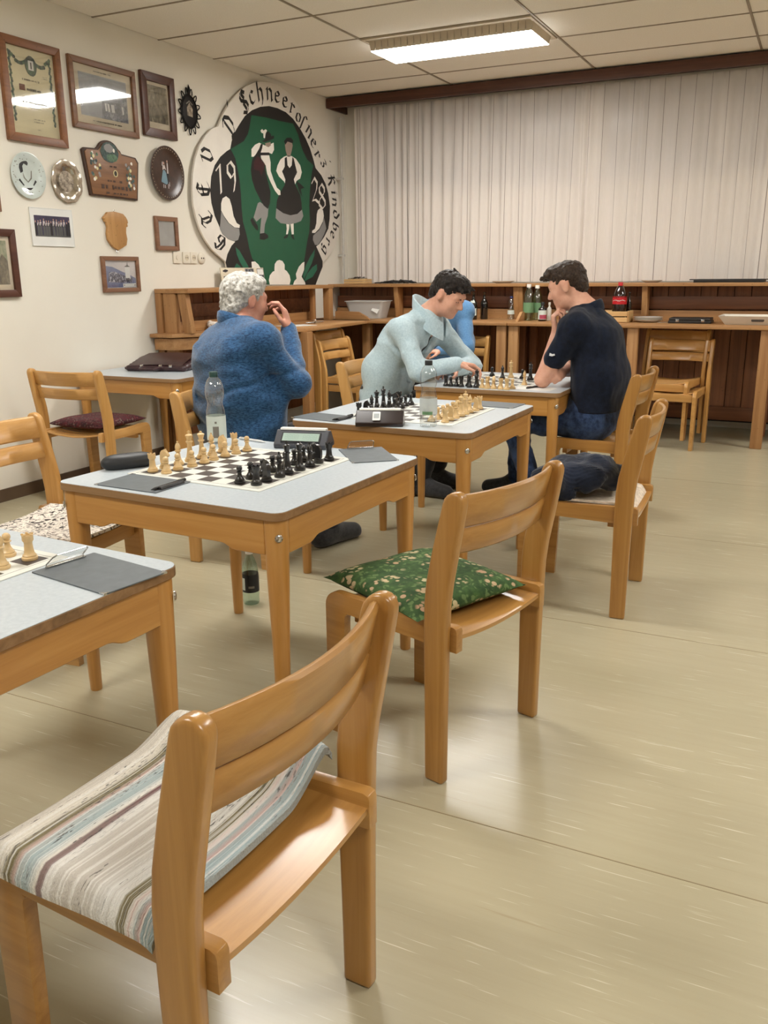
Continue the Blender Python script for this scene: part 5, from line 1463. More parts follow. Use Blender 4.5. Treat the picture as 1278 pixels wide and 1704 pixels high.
pl = [(-.105, .085), (-.085, .10), (-.07, .115), (.0, .122), (.075, .112), (.10, .092), (.112, .075), (.118, .055), (.108, .05), (.112, .03), (.095, .028), (.09, -.01), (.098, -.05), (.085, -.09), (.04, -.11), (.0, -.125), (-.05, -.10), (-.085, -.06), (-.09, -.02), (-.08, .02), (-.088, .05), (-.105, .055), (-.10, .07), (-.118, .075)]
slab('body', pl, 0.002, 0.022, 'shield_wood', t, 0.006)
MB().tube([(0.012 + 0.000 * k, 0.008 * math.cos(2 * PI * k / 10), -0.132 + 0.008 * math.sin(2 * PI * k / 10)) for k in range(10)], 0.0016, 6, closed=True).build('ring', 'chrome', t)
MB().tube([(0.012, 0.0 + 0.006 * math.cos(2 * PI * k / 10), 0.127 + 0.006 * math.sin(2 * PI * k / 10)) for k in range(10)], 0.0014, 6, closed=True).build('ring', 'chrome', t)
# --- wrought iron ornament
plain('iron', S(26, 23, 22), 0.5, 0.6)
t = thing('iron_ornament', 'black wrought iron oval ornament with scrolls on left wall', 'ornament', (WX, 5.552, 2.455))
MB().prism([(0.095 * math.cos(2 * PI * k / 28), 0.118 * math.sin(2 * PI * k / 28)) for k in range(28)], 0.006, 0.014, 'x').build('oval_plate', 'iron', t, bevel=0.003)
MB().tube([(0.014, 0.085 * math.cos(2 * PI * k / 28), 0.108 * math.sin(2 * PI * k / 28)) for k in range(28)], 0.006, 6, closed=True).build('rim', 'iron', t)
MB().tube([(0.014, 0.0, 0.115), (0.014, 0.0, 0.135), (0.014, 0.004, 0.155), (0.014, 0, 0.182)], [0.008, 0.014, 0.01, 0.001], 8).build('finial', 'iron', t)
def scroll(a, s):
    pts = []
    for k in range(15):
        q = k / 14; th = a + s * (0.30 * math.sin(PI * q)); r = 1 + 0.30 * math.sin(PI * min(1, q * 1.3)) - 0.1 * (q > .8)
        pts.append((0.012, 0.098 * math.cos(a + s * 0.36 * q) * r, 0.122 * math.sin(a + s * 0.36 * q) * r))
    e = pts[-1]; 
    return pts + [(0.012, e[1] - 0.006 * s * math.sin(a), e[2] + 0.006 * s * math.cos(a) * .5), (0.012, e[1] - 0.006 * math.cos(a), e[2] - 0.006 * math.sin(a))]
for k in range(13):
    a = PI / 2 + 2 * PI * (k + 0.5) / 13
    MB().tube(scroll(a - 0.18, 1), 0.0042, 6).build('scroll', 'iron', t)
flats(t, 0.0146, [('pewter_relief', [(-.03, -.03), (.03, -.035), (.035, .02), (.0, .06), (-.03, .025)]), ('ink_grey', [(-.04, .05), (.0, .075), (.04, .05), (.03, .045), (.0, .066), (-.03, .045)])])
# --- sockets
plain('switch_white', S(222, 214, 198), 0.4, var=0.01)
plain('hole_dark', S(60, 54, 48), 0.6)
def socket(label, y, z, kind, name='wall_socket'):
    t = thing(name, label, 'socket' if kind != 'switch' else 'switch', (WX, y, z))
    if kind == 'tv':
        disc([(0.042, 0.001), (0.042, 0.010), (0.036, 0.016), (0.001, 0.017)], 24).build('cover', 'switch_white', t, smooth=50)
        for d in (-.012, .012): disc([(0.006, 0.0165), (0.006, 0.0185), (0.0005, 0.0186)], 10).build('hole', 'hole_dark', t, ).location = (0, d, 0)
    else:
        MB().prism(rrect(0.041, 0.041, 0.006), 0.001, 0.011, 'x').build('cover', 'switch_white', t, bevel=0.002)
        if kind == 'schuko':
            disc([(0.0215, 0.0112), (0.021, 0.0125), (0.019, 0.0125), (0.0185, 0.0113), (0.0005, 0.0113)], 24).build('recess', 'bead_cream', t, smooth=40)
            for d in (-.0095, .0095): disc([(0.0042, 0.0114), (0.0042, 0.0122), (0.0005, 0.0123)], 8).build('hole', 'hole_dark', t).location = (0, d, 0)
        else:
            disc([(0.017, 0.0112), (0.016, 0.017), (0.0005, 0.0175)], 20).build('knob', 'switch_white', t, smooth=40)
socket('square white rotary switch left of the sockets', 5.303, 1.432, 'switch', 'wall_switch')
socket('square wall socket next to the rotary switch', 5.412, 1.432, 'schuko')
socket('square wall socket nearest the round emblem', 5.497, 1.432, 'schuko')
socket('round cream two-hole outlet below the emblem edge', 5.592, 1.430, 'tv')
# --- conduit in the far corner
t = thing('corner_pipe', 'thin pale pipe in the corner beside the curtain', 'pipe', (-4.235, 7.74, 1.22))
MB().tube([(0, 0, 0.0), (0, 0, 1.5)], 0.011, 10).build('pipe', 'white_frame', t)
for z in (0.25, 0.95): MB().box(-0.05, 0.014, -0.014, 0.014, z, z + 0.02).build('clamp', 'white_frame', t)
# --- leaflet leaning on the left shelf
t = thing('cardboard_sheet', 'printed grey product sheet leaning on shelf behind the old man', 'sheet', (-4.235, 6.06, SZ))
t.rotation_euler = (0, -0.12, 0)
MB().box(0, 0.003, -0.30, 0.30, 0.0, 0.148).build('sheet', 'paper_old', t)
pcs = [('cloth_dark', [(-.27, .118), (-.235, .112), (-.20, .122), (-.20, .13), (-.235, .136), (-.27, .127)]), ('cloth_dark', [(-.27, .07), (-.235, .062), (-.20, .074), (-.20, .082), (-.235, .088), (-.27, .08)]), ('photo_bw', R4(.03, .155, .09, .142)), ('photo_bw', R4(.20, .295, .02, .142)), ('paper_white', R4(.205, .29, .092, .137))]
for l, (m, q) in enumerate(pcs): link('printed_area', ngon_mesh('printed_area', [(0.0034 + .0003 * l, 0, q)], [m]), t)

# ---------------------------------------------------------------- chess sets
TZ = 0.700
plain('piece_white', S(216, 184, 132), 0.38, var=0.06, vscale=40, coat=0.3)
plain('piece_black', S(24, 22, 22), 0.32, var=0.1, vscale=40, coat=0.4)
def m_board():
    t = NT('chess_board_print')
    v = t.coord()
    sx = t.n('ShaderNodeSeparateXYZ'); t.l(v, sx.inputs[0])
    s = 0.0575
    cx_ = t.math('FLOOR', t.math('DIVIDE', sx.outputs[0], s)); cy_ = t.math('FLOOR', t.math('DIVIDE', sx.outputs[1], s))
    par = t.math('ABSOLUTE', t.math('MODULO', t.math('ADD', cx_, cy_), 2.0))
    inx = t.math('LESS_THAN', t.math('ABSOLUTE', sx.outputs[0]), 4 * s); iny = t.math('LESS_THAN', t.math('ABSOLUTE', sx.outputs[1]), 4 * s)
    dark = t.math('MULTIPLY', t.math('SUBTRACT', 1.0, par), t.math('MULTIPLY', inx, iny))
    t.base(t.mix(dark, S(222, 222, 214), S(66, 58, 54)))
    t.rough(0.45)
m_board()
plain('board_line', S(150, 150, 146), 0.5)
SQ = 0.0575
BOARDS = {'T1': (-1.712, 1.09, -3.0, 'folded-flat chess board on the table at the left picture edge'), 'T2': (-1.637, 2.285, -3.0, 'white and brown chess board beside the digital clock with lit display'),
          'T3': (-1.557, 3.535, -1.0, 'chess board on the middle table behind the clear bottle'), 'T4': (-1.632, 4.845, 0.0, 'chess board with few pieces between the two young players')}
for k, (x, y, a, lab) in BOARDS.items():
    t = thing('chess_board', lab, 'chess board', (x, y, TZ), math.radians(a))
    MB().prism(rrect(0.259, 0.259, 0.004, 2), 0.0, 0.0028, 'z').build('board', 'chess_board_print', t, bevel=0.0006, seg=1)
    for sx_, sy_, w_, h_ in ((0, 0.238, .24, .0007), (0, -0.238, .24, .0007), (0.238, 0, .0007, .24), (-0.238, 0, .0007, .24)):
        MB().box(sx_ - w_, sx_ + w_, sy_ - h_, sy_ + h_, 0.0028, 0.0031).build('border_line', 'board_line', t, smooth=0)
def prof(kind):
    base = [(0.0165, 0), (0.0175, 0.003), (0.0172, 0.006), (0.0145, 0.008), (0.0150, 0.0105), (0.0115, 0.014)]
    P = {'pawn': base + [(0.0072, 0.022), (0.0060, 0.031), (0.0098, 0.0335), (0.0098, 0.0350), (0.0060, 0.0370), (0.0086, 0.0410), (0.0092, 0.0450), (0.0080, 0.0495), (0.0045, 0.0525), (0.0005, 0.0530)],
         'rook': base + [(0.0100, 0.022), (0.0090, 0.036), (0.0095, 0.040), (0.0122, 0.044), (0.0122, 0.056), (0.0090, 0.056), (0.0085, 0.051), (0.0005, 0.051)],
         'bishop': base + [(0.0080, 0.026), (0.0062, 0.042), (0.0105, 0.046), (0.0105, 0.048), (0.0066, 0.050), (0.0092, 0.056), (0.0088, 0.062), (0.0050, 0.071), (0.0022, 0.0735), (0.0034, 0.076), (0.0026, 0.0785), (0.0004, 0.079)],
         'queen': [(r * 1.08, z * 1.1) for r, z in base] + [(0.0090, 0.030), (0.0066, 0.056), (0.0112, 0.061), (0.0112, 0.063), (0.0072, 0.065), (0.0085, 0.072), (0.0124, 0.083), (0.0104, 0.0845), (0.0080, 0.086), (0.0036, 0.088), (0.0044, 0.091), (0.0030, 0.0935), (0.0004, 0.094)],
         'king': [(r * 1.1, z * 1.1) for r, z in base] + [(0.0094, 0.032), (0.0070, 0.060), (0.0118, 0.066), (0.0118, 0.068), (0.0076, 0.070), (0.0086, 0.077), (0.0118, 0.088), (0.0092, 0.091), (0.0040, 0.0925), (0.0034, 0.0940), (0.0004, 0.0942)],
         'knight': base + [(0.0118, 0.018), (0.0005, 0.0185)]}
    return P[kind]
PIECE = {}
for col in ('white', 'black'):
    for kd in ('pawn', 'rook', 'bishop', 'queen', 'king', 'knight'):
        mb = MB().lathe(prof(kd), 18)
        if kd == 'king': mb.box(-0.002, 0.002, -0.0018, 0.0018, 0.0935, 0.104).box(-0.0050, 0.0050, -0.0017, 0.0017, 0.0972, 0.1008)
        if kd == 'rook':
            for q in range(5):
                a = 2 * PI * q / 5; c_, s__ = 0.0106 * math.cos(a), 0.0106 * math.sin(a)
                mb.lathe([(0.0030, 0.0), (0.0030, 0.0035)], 6, (c_, s__, 0.0555))
        if kd == 'knight':
            pl = [(-.011, .016), (.010, .016), (.0115, .024), (.006, .034), (.0075, .040), (.0150, .037), (.0180, .041), (.0170, .046), (.0110, .053), (.0065, .058), (.0055, .063), (.0020, .0605), (-.0050, .058), (-.0105, .050), (-.0125, .038), (-.0125, .026)]
            mb.prism(pl, -0.0065, 0.0065, 'y')
        PIECE[col, kd] = mb.mesh(kd, 'piece_' + col, smooth=45, bevel=0.0)
WORD = {'white': 'pale wooden', 'black': 'black'}
def piece(kind, col, x, y, z, label, group, rot=0.0):
    o = link('chess_' + kind, PIECE[col, kind], None, (x, y, z), rot)
    tag(o, label, 'chess piece', group)
ORD = ['nearest', 'second nearest', 'third nearest', 'fourth nearest', 'fourth farthest', 'third farthest', 'second farthest', 'farthest']
def full_set(bk, where, left, order):
    x, y, a, _ = BOARDS[bk]; a = math.radians(a)
    rj = random.Random(hash(bk) % 97 if False else ord(bk[1]))
    for col, side in ((left, -1), ('black' if left == 'white' else 'white', 1)):
        for i in range(8):
            for row, kd in ((3.5, order[i]), (2.5, 'pawn')):
                u = side * row * SQ + rj.uniform(-.004, .004); v_ = (i - 3.5) * SQ + rj.uniform(-.004, .004)
                X = x + u * math.cos(a) - v_ * math.sin(a); Y = y + u * math.sin(a) + v_ * math.cos(a)
                if kd == 'pawn': lab = '%s pawn, %s of its row, on the %s' % (WORD[col], ORD[i], where)
                elif kd in ('king', 'queen'): lab = '%s %s on the %s' % (WORD[col], kd, where)
                else: lab = '%s %s at the %s end of the %s' % (WORD[col], kd, 'near' if i < 4 else 'far', where)
                piece(kd, col, X, Y, TZ + 0.0029, lab, 'pieces on the ' + where, a + (0 if side < 0 else PI) + rj.uniform(-.3, .3))
full_set('T2', 'board beside the grey digital clock', 'white', ['rook', 'knight', 'bishop', 'king', 'queen', 'bishop', 'knight', 'rook'])
full_set('T3', 'middle board behind the brown clock', 'black', ['rook', 'knight', 'bishop', 'queen', 'king', 'bishop', 'knight', 'rook'])
g = 'pieces on the board at the left edge'
piece('rook', 'white', -1.503, 1.285, TZ + .0029, 'pale wooden rook beside the clipboard on the nearest table', g)
piece('bishop', 'white', -1.508, 1.215, TZ + .0029, 'pale wooden bishop cut by the left picture edge on the nearest table', g)
piece('pawn', 'white', -1.566, 1.282, TZ + .0029, 'pale wooden pawn behind the rook on the nearest table', g)
g = 'pieces still standing on the farthest board'
for kd, col, x, y, lab in (('pawn', 'black', -1.739, 5.012, 'black pawn standing farthest left on the farthest board'), ('bishop', 'black', -1.636, 4.90, 'black bishop in front of the pale king on the farthest board'), ('king', 'white', -1.605, 4.962, 'pale king standing in the middle of the farthest board'),
                           ('bishop', 'white', -1.430, 4.665, 'pale bishop standing alone nearest the navy-shirted player'), ('king', 'black', -1.464, 4.889, 'black king near the elbow of the navy-shirted player'), ('pawn', 'black', -1.532, 4.955, 'black pawn half hidden behind the pale bishop')):
    piece(kd, col, x, y, TZ + .0029, lab, g)
g = 'captured pieces lined up at the near edge of the farthest table'
for i, (kd, col, x, y) in enumerate((('rook', 'black', -1.820, 4.478), ('pawn', 'black', -1.790, 4.476), ('pawn', 'black', -1.760, 4.484), ('rook', 'black', -1.728, 4.474), ('knight', 'black', -1.702, 4.512), ('bishop', 'black', -1.678, 4.470), ('bishop', 'black', -1.642, 4.474), ('queen', 'black', -1.655, 4.520),
                                     ('pawn', 'white', -1.606, 4.470), ('rook', 'white', -1.590, 4.512), ('pawn', 'white', -1.574, 4.456), ('knight', 'white', -1.553, 4.505), ('pawn', 'white', -1.538, 4.462), ('pawn', 'white', -1.510, 4.490), ('rook', 'white', -1.494, 4.452), ('rook', 'white', -1.462, 4.456), ('pawn', 'white', -1.445, 4.500))):
    n_ = i if col == 'black' else i - 8
    nth = ['first', 'second', 'third', 'fourth', 'fifth', 'sixth', 'seventh', 'eighth', 'ninth'][n_]
    piece(kd, col, x, y, TZ + .0002, '%s captured %s, %s from the left, on the farthest table edge' % (WORD[col], kd, nth), g, i * 1.3)

# ---------------------------------------------------------------- clipboards
plain('clipboard_grey', S(92, 98, 102), 0.55, var=0.05, vscale=30)
plain('clip_steel', S(190, 190, 188), 0.25, 1.0)
plain('pen_black', S(28, 28, 30), 0.35)
def clipboard(x, y, deg, label, clip='wire', z=TZ):
    t = thing('clipboard', label, 'clipboard', (x, y, z), math.radians(deg))
    w, h = 0.120, 0.079
    MB().prism(rrect(w, h, 0.003, 2), 0.0, 0.003, 'z').build('board', 'clipboard_grey', t, bevel=0.0006, seg=1)
    for s in (-1, 1):
        MB().prism([(w + .001, s * (h + .001)), (w - .014, s * (h + .001)), (w - .001, s * (h - .014))], -0.0004, 0.0036, 'z').build('metal_corner', 'clip_steel', t, smooth=0)
    if clip == 'wire':
        p = [(-w + .006, -.046, .004), (-w + .006, -.046, .010), (-w + .030, -.043, .030), (-w + .034, -.036, .034), (-w + .034, .036, .034), (-w + .030, .043, .030), (-w + .006, .046, .010), (-w + .006, .046, .004)]
        c = MB().tube(p, 0.0016, 6).build('clip', 'clip_steel', t)
        MB().box(-w + .003, -w + .014, -.048, .048, .003, .007).build('clip_bar', 'clip_steel', c, bevel=0.001)
        MB().add([(-w + .009, -.043, .010), (-w + .009, .043, .010), (-w + .031, .038, .031), (-w + .031, -.038, .031)], [(0, 1, 2, 3)]).build('clip_plate', 'clear_plastic', c, smooth=0)
    elif clip == 'pen':
        c = MB().prism([(-w + .002, .003), (-w + .022, .003), (-w + .016, .012), (-w + .006, .012)], -.05, .05, 'y').build('clip', 'pen_black', t, bevel=0.001)
        pn = MB().tube([(-w + .020, -.072, .0085), (-w + .020, .060, .0085), (-w + .020, .075, .0085)], [.0045, .0045, .0012], 10).build('pen', 'pen_black', t)
        MB().box(-w + .018, -w + .022, -.070, -.035, .013, .0145).build('pen_clip', 'clip_steel', pn)
    return t
thin_glass('clear_plastic', (0.96, 0.97, 0.97, 1), 0.10, 0.08)
clipboard(-1.303, 1.284, -9.0, 'grey clipboard with wire clip overhanging the nearest table corner')
clipboard(-1.772, 1.960, 178.0, 'grey clipboard with a black pen beside the spectacle case', 'pen')
clipboard(-1.348, 2.608, -50.0, 'grey clipboard with wire clip right of the digital clock')
clipboard(-1.895, 3.262, 172.0, 'grey clipboard with a black pen left of the brown clock', 'pen')
clipboard(-1.335, 3.905, -5.0, 'grey clipboard lying at the far right of the middle table', None)
# ---------------------------------------------------------------- clocks
plain('clock_grey', S(62, 64, 72), 0.45, var=0.04)
plain('clock_brown', S(38, 26, 26), 0.32, var=0.08, coat=0.3)
plain('rocker_white', S(226, 226, 222), 0.4, var=0.01)
plain('lcd', S(168, 190, 180), 0.25, var=0.02)
plain('lcd_dim', S(140, 164, 154), 0.3, var=0.01)
plain('sticker_grey', S(160, 166, 168), 0.5)
def clock(x, y, deg, label, body, back=False):
    t = thing('chess_clock', label, 'chess clock', (x, y, TZ), math.radians(deg))
    L = 0.098
    pr = [(-.052, 0), (.052, 0), (.055, .014), (.020, .058), (-.008, .062), (-.055, .016)]
    MB().prism(pr, -L, L, 'x').build('housing', body, t, bevel=0.004, seg=3)
    MB().prism([(-.012, .061), (.022, .059), (.018, .068), (-.008, .069)], -L + .012, L - .012, 'x').build('rocker', 'rocker_white', t, bevel=0.003)
    if not back:
        fr_ = thing('display', '', '', (0, -0.0335, 0.0405)); del fr_['label']; del fr_['category']
        fr_.parent = t; fr_.rotation_euler = (math.atan2(.046, .047), 0, 0)
        MB().box(-.073, .073, -.022, .019, -.001, .0014).build('bezel', 'pen_black', fr_, smooth=0)
        MB().box(-.068, .068, -.018, .015, .0014, .0022).build('screen', 'lcd', fr_, smooth=0)
        for s in (-1, 1):
            for k in range(4):
                cx_ = s * .034 + (k - 1.5) * .0135
                d = MB()
                for (a0, a1, b0, b1) in ((-.0042, .0042, .0085, .0096), (-.0042, .0042, -.0005, .0006), (-.0042, .0042, -.0096, -.0085), (-.005, -.0038, -.009, .009), (.0038, .005, -.009, .009)):
                    d.box(cx_ + a0, cx_ + a1, -.0015 + b0, -.0015 + b1, .0022, .0024)
                q = d.build('digit', 'lcd_dim', fr_, smooth=0); q['kind'] = 'stuff'
    else:
        s_ = thing('sticker', '', '', (-0.012, -0.0345, 0.0415)); del s_['label']; del s_['category']
        s_.parent = t; s_.rotation_euler = (math.atan2(.046, .047), 0, 0)
        MB().prism(rrect(.016, .022, .004, 3), 0, .0014, 'z').build('tag', 'rocker_white', s_, smooth=0)
        MB().prism(rrect(.011, .012, .002, 2), .0014, .0018, 'z').build('tag_print', 'sticker_grey', s_, smooth=0)
    return t
clock(-1.630, 2.655, 13.0, 'dark grey digital chess clock with pale display and white rocker', 'clock_grey')
clock(-1.585, 3.185, 21.0, 'dark brown chess clock seen from behind with white tag', 'clock_brown', True)
# ---------------------------------------------------------------- spectacle case, pens, paper
plain('case_black', S(30, 31, 34), 0.5, var=0.05)
e = Field()
for k in range(7):
    q = k / 6 - 0.5
    e.ell((q * 0.115, 0, 0.021), (0.030, 0.031 * (1 - 0.5 * abs(q) ** 2), 0.021), None, 0.02)
cs = link('spectacle_case', e.mesh('spectacle_case', 'case_black', 0.003, zmin=0.001), None, (-1.972, 2.118, TZ), math.radians(57))
tag(cs, 'black oval spectacle case on the corner of the table', 'case')
MB().tube([(-0.078 + 0.156 * k / 12, -0.0318 * math.sqrt(max(0, 1 - (abs(k / 6 - 1)) ** 3)), 0.021) for k in range(13)], 0.0009, 5).build('hinge_line', 'hole_dark', cs)
def pen(x, y, z, deg, mat, label, L=0.14):
    t = thing('ballpoint_pen', label, 'pen', (x, y, z + 0.0048), math.radians(deg))
    MB().tube([(-L / 2, 0, 0), (L / 2 - .02, 0, 0), (L / 2, 0, 0)], [.0045, .0045, .001], 10).build('barrel', mat, t)
    MB().tube([(-L / 2 + .004, 0, .006), (-L / 2 + .04, 0, .006)], .0012, 6).build('pocket_clip', 'chrome', t)
plain('pen_blue', S(48, 58, 118), 0.3); plain('pen_white', S(216, 216, 216), 0.3)
pen(-1.862, 2.665, TZ, -12, 'pen_white', 'white and blue ballpoint pen behind the pale chess rook')
pen(-1.348, 4.585, TZ + .0008, 70, 'pen_black', 'dark pen lying on the score sheet of the navy-shirted player')
t = link('score_sheet', MB().add([(-1.445, 4.49, TZ + .0006), (-1.235, 4.475, TZ + .0006), (-1.225, 4.60, TZ + .0006), (-1.30, 4.66, TZ + .0006), (-1.435, 4.625, TZ + .0006)], [(0, 1, 2, 3, 4)]).mesh('score_sheet', 'paper_white', smooth=0))
tag(t, 'white score sheet under a pen beside the navy-shirted player', 'paper')
t = link('paper_sheet', MB().box(-.105, .105, -.148, .148, 0, .0006).mesh('paper_sheet', 'paper_white', smooth=0), None, (-1.862, 4.99, TZ + .0002), 0.35)
tag(t, 'white paper sheet beyond the folded arms on the farthest table', 'paper')
# ---------------------------------------------------------------- bottles
thin_glass('pet_clear', (0.94, 0.96, 0.96, 1), 0.13, 0.06)
lc = NT('label_clear'); lc.base(S(214, 222, 222)); lc.rough(0.3); lc.b.inputs['Alpha'].default_value = 0.55
thin_glass('pet_green', (0.74, 0.88, 0.72, 1), 0.16, 0.12)
thin_glass('pet_teal', (0.74, 0.86, 0.82, 1), 0.08, 0.05)
plain('bottle_dark', S(20, 16, 14), 0.12, coat=0.8)
plain('cola', S(34, 14, 10), 0.1, coat=0.8)
plain('cap_green', S(24, 66, 62), 0.4); plain('cap_white', S(224, 220, 212), 0.4); plain('cap_red', S(186, 30, 36), 0.4); plain('cap_blue', S(54, 64, 120), 0.4); plain('cap_black', S(22, 26, 28), 0.4)
plain('label_white', S(206, 216, 210), 0.5, var=0.03); plain('label_black', S(18, 20, 28), 0.4); plain('label_red', S(196, 28, 40), 0.4); plain('label_pink', S(170, 70, 92), 0.5); plain('label_green', S(110, 150, 110), 0.5); plain('label_pale', S(196, 206, 200), 0.5)
def bottle(x, y, z, H, R, label, body, cap, shape='peanut', bands=(), cat='bottle', name='plastic_bottle', rot=0.0):
    """bands: (z0, z1, material, angle0, angle1) as fractions of height / degrees"""
    t = thing(name, label, cat, (x, y, z), rot)
    if shape == 'peanut': pf = [(.55, 0), (.92, .01), (.98, .04), (.97, .40), (.95, .46), (.80, .54), (.78, .58), (.93, .66), (.98, .73), (.92, .81), (.70, .89), (.42, .94), (.36, .95)]
    elif shape == 'plain': pf = [(.55, 0), (.92, .012), (.98, .05), (.96, .14), (1, .18), (1, .50), (.96, .53), (.97, .62), (.86, .72), (.62, .82), (.42, .88), (.38, .90), (.38, .93)]
    elif shape == 'wine': pf = [(.9, 0), (1, .012), (1, .55), (.96, .62), (.60, .72), (.36, .79), (.33, .96), (.37, .965), (.37, 1.0)]
    elif shape == 'small': pf = [(.9, 0), (1, .02), (1, .60), (.90, .68), (.45, .76), (.38, .80), (.38, .88)]
    else: pf = [(.5, 0), (.80, .01), (.94, .05), (.90, .12), (1, .20), (1, .55), (.98, .58), (1.0, .62), (.90, .72), (.66, .82), (.40, .90), (.30, .925)]
    MB().lathe([(r * R, q * H) for r, q in pf], 28).build('body', body, t, smooth=60)
    if cap:
        r = pf[-1][0] * R + .0025; z0 = pf[-1][1] * H
        MB().lathe([(r, z0 - .004), (r, H), (r * .92, H + .002)], 20).build('cap', cap, t, smooth=40)
    def rad(q):
        for (r0, q0), (r1, q1) in zip(pf[:-1], pf[1:]):
            if q0 <= q <= q1: return (r0 + (r1 - r0) * (q - q0) / max(1e-6, q1 - q0)) * R
        return pf[-1][0] * R
    for i, (q0, q1, m, a0, a1) in enumerate(bands):
        rings = []
        n = max(6, int((a1 - a0) / 12))
        for j in range(5):
            q = q0 + (q1 - q0) * j / 4
            rings.append([( (rad(q) + .0007 + .0003 * i) * math.cos(math.radians(a0 + (a1 - a0) * k / n)), (rad(q) + .0007 + .0003 * i) * math.sin(math.radians(a0 + (a1 - a0) * k / n)), q * H) for k in range(n + 1)])
        mb = MB(); w_ = n + 1
        mb.add([p for r_ in rings for p in r_], [(j * w_ + k, j * w_ + k + 1, (j + 1) * w_ + k + 1, (j + 1) * w_ + k) for j in range(4) for k in range(n)])
        mb.build('label' if i == 0 else 'label_print', m, t, smooth=60)
    return t
bottle(-1.96, 2.58, TZ, 0.262, 0.036, 'clear water bottle with dark green cap beside the pale pieces', 'pet_clear', 'cap_green', 'peanut', [(.06, .40, 'label_white', 0, 360), (.10, .26, 'ink_grey', -75, -40), (.30, .33, 'ink_grey', -62, -50)])
bottle(-1.385, 3.222, TZ, 0.265, 0.036, 'clear water bottle with faint label on the middle table', 'pet_clear', 'cap_black', 'peanut', [(.20, .45, 'label_clear', 0, 360), (.20, .25, 'label_green', -110, -40)])
bottle(-1.974, 2.762, 0.0, 0.235, 0.034, 'small greenish water bottle with black label standing on the floor', 'pet_teal', 'cap_white', 'plain', [(.24, .56, 'label_black', 0, 360), (.28, .50, 'label_white', -130, -95), (.32, .36, 'ink_grey', -70, -30)])
for args in ((-2.755, 7.40, .235, .0335, 'dark bottle with white round and square labels on the counter', 'bottle_dark', None, 'wine', [(.16, .42, 'label_white', 200, 340), (.62, .70, 'label_white', 225, 315)]),
             (-2.690, 7.50, .235, .0335, 'plain dark glass bottle without label on the counter', 'bottle_dark', None, 'wine', []),
             (-2.465, 7.58, .195, .034, 'small clear bottle with blue cap on the counter', 'pet_clear', 'cap_blue', 'peanut', [(.22, .40, 'label_white', 180, 360)]),
             (-2.255, 7.40, .30, .044, 'large green-tinted plastic bottle at the end piece', 'pet_green', 'cap_white', 'plain', [(.22, .50, 'label_green', 0, 360)]),
             (-2.210, 7.50, .29, .044, 'second green-tinted plastic bottle behind the first one', 'pet_green', 'cap_white', 'plain', [(.22, .50, 'label_green', 0, 360)]),
             (-2.110, 7.33, .155, .035, 'short dark bottle with white and pink label on the counter', 'bottle_dark', 'cap_black', 'small', [(.10, .58, 'label_white', 160, 380), (.12, .34, 'label_pink', 245, 360)]),
             (-2.085, 7.45, .15, .018, 'narrow white bottle behind the short dark one', 'cap_white', 'cap_white', 'small', []),
             (-1.985, 7.56, .22, .034, 'clear bottle with blue and white label near the navy-shirted player', 'pet_clear', 'cap_blue', 'plain', [(.28, .50, 'label_white', 0, 360), (.32, .44, 'cap_blue', 240, 280)])):
    bottle(args[0], args[1], CZ, args[2], args[3], args[4], args[5], args[6], args[7], args[8], name='glass_bottle' if 'dark' in args[5] else 'plastic_bottle')

# ---------------------------------------------------------------- things on counters and shelf
wood('crate_wood', S(186, 146, 92), S(206, 168, 114), S(214, 178, 126), 0, 0.55)
t = thing('wooden_crate', 'light wooden crate holding the cola bottle on the counter', 'crate', (-1.565, 7.39, CZ))
for y0, y1 in ((-.11, -.098), (.098, .11)):
    for z0, z1 in ((0.004, .042), (.050, .088)): MB().box(-.17, .17, y0, y1, z0, z1).build('slat', 'crate_wood', t, bevel=0.002, seg=1)
for s in (-1, 1): MB().box(s * .17 - .006, s * .17 + .006, -.098, .098, .002, .092).build('end_board', 'crate_wood', t, bevel=0.002, seg=1)
MB().box(-.164, .164, -.098, .098, .0, .008).build('bottom', 'crate_wood', t)
bt = bottle(-1.480, 7.36, CZ + .009, 0.305, 0.056, 'large cola bottle with red cap and red label in the crate', 'cola', 'cap_red', 'cola', [(.44, .64, 'label_red', 0, 360)])
# white script-like wave on the red label
def on_label(pts, R, H, nm, m, parent):
    rr = R + .0022
    vs = [(rr * math.cos(math.radians(a)), rr * math.sin(math.radians(a)), z * H) for a, z in pts]
    return MB().add(vs, [tuple(range(len(vs)))]).build(nm, m, parent, smooth=0)
for a0 in range(215, 330, 12):
    h = 0.010 * math.sin(a0 * .11)
    on_label([(a0, .525 + h), (a0 + 8, .53 + h), (a0 + 8, .548 + h), (a0, .545 + h)], .056, .305, 'script', 'label_white', bt)
bottle(-1.423, 7.46, CZ + .009, 0.225, 0.022, 'slim dark bottle beside the cola bottle in the crate', 'bottle_dark', 'cap_black', 'wine', [(.2, .35, 'label_white', 260, 300)], name='glass_bottle')
plain('ceramic_white', S(226, 222, 214), 0.2, var=0.02, coat=0.4)
def plate(x, y, z, r, label, n=1):
    o = link('dinner_plate', MB().lathe([(r * .55, 0), (r * .6, .002), (r * .97, .016), (r, .019), (r * .96, .0195), (r * .62, .006), (.001, .005)], 36).mesh('dinner_plate', 'ceramic_white', smooth=60), None, (x, y, z))
    tag(o, label, 'plate', 'white plates')
for k in range(3): plate(-1.255, 7.42, CZ + .0115 * k, .118, ['white plate at the bottom of the stack beside the crate', 'white plate in the middle of the stack beside the crate', 'white plate on top of the stack beside the crate'][k])
plate(-2.56, 7.62, SZ, .10, 'white plate on the shelf above the dark bottles')
plate(-1.285, 7.64, SZ, .085, 'white plate on the shelf above the crate')
plain('tray_black', S(30, 26, 24), 0.45, var=0.1)
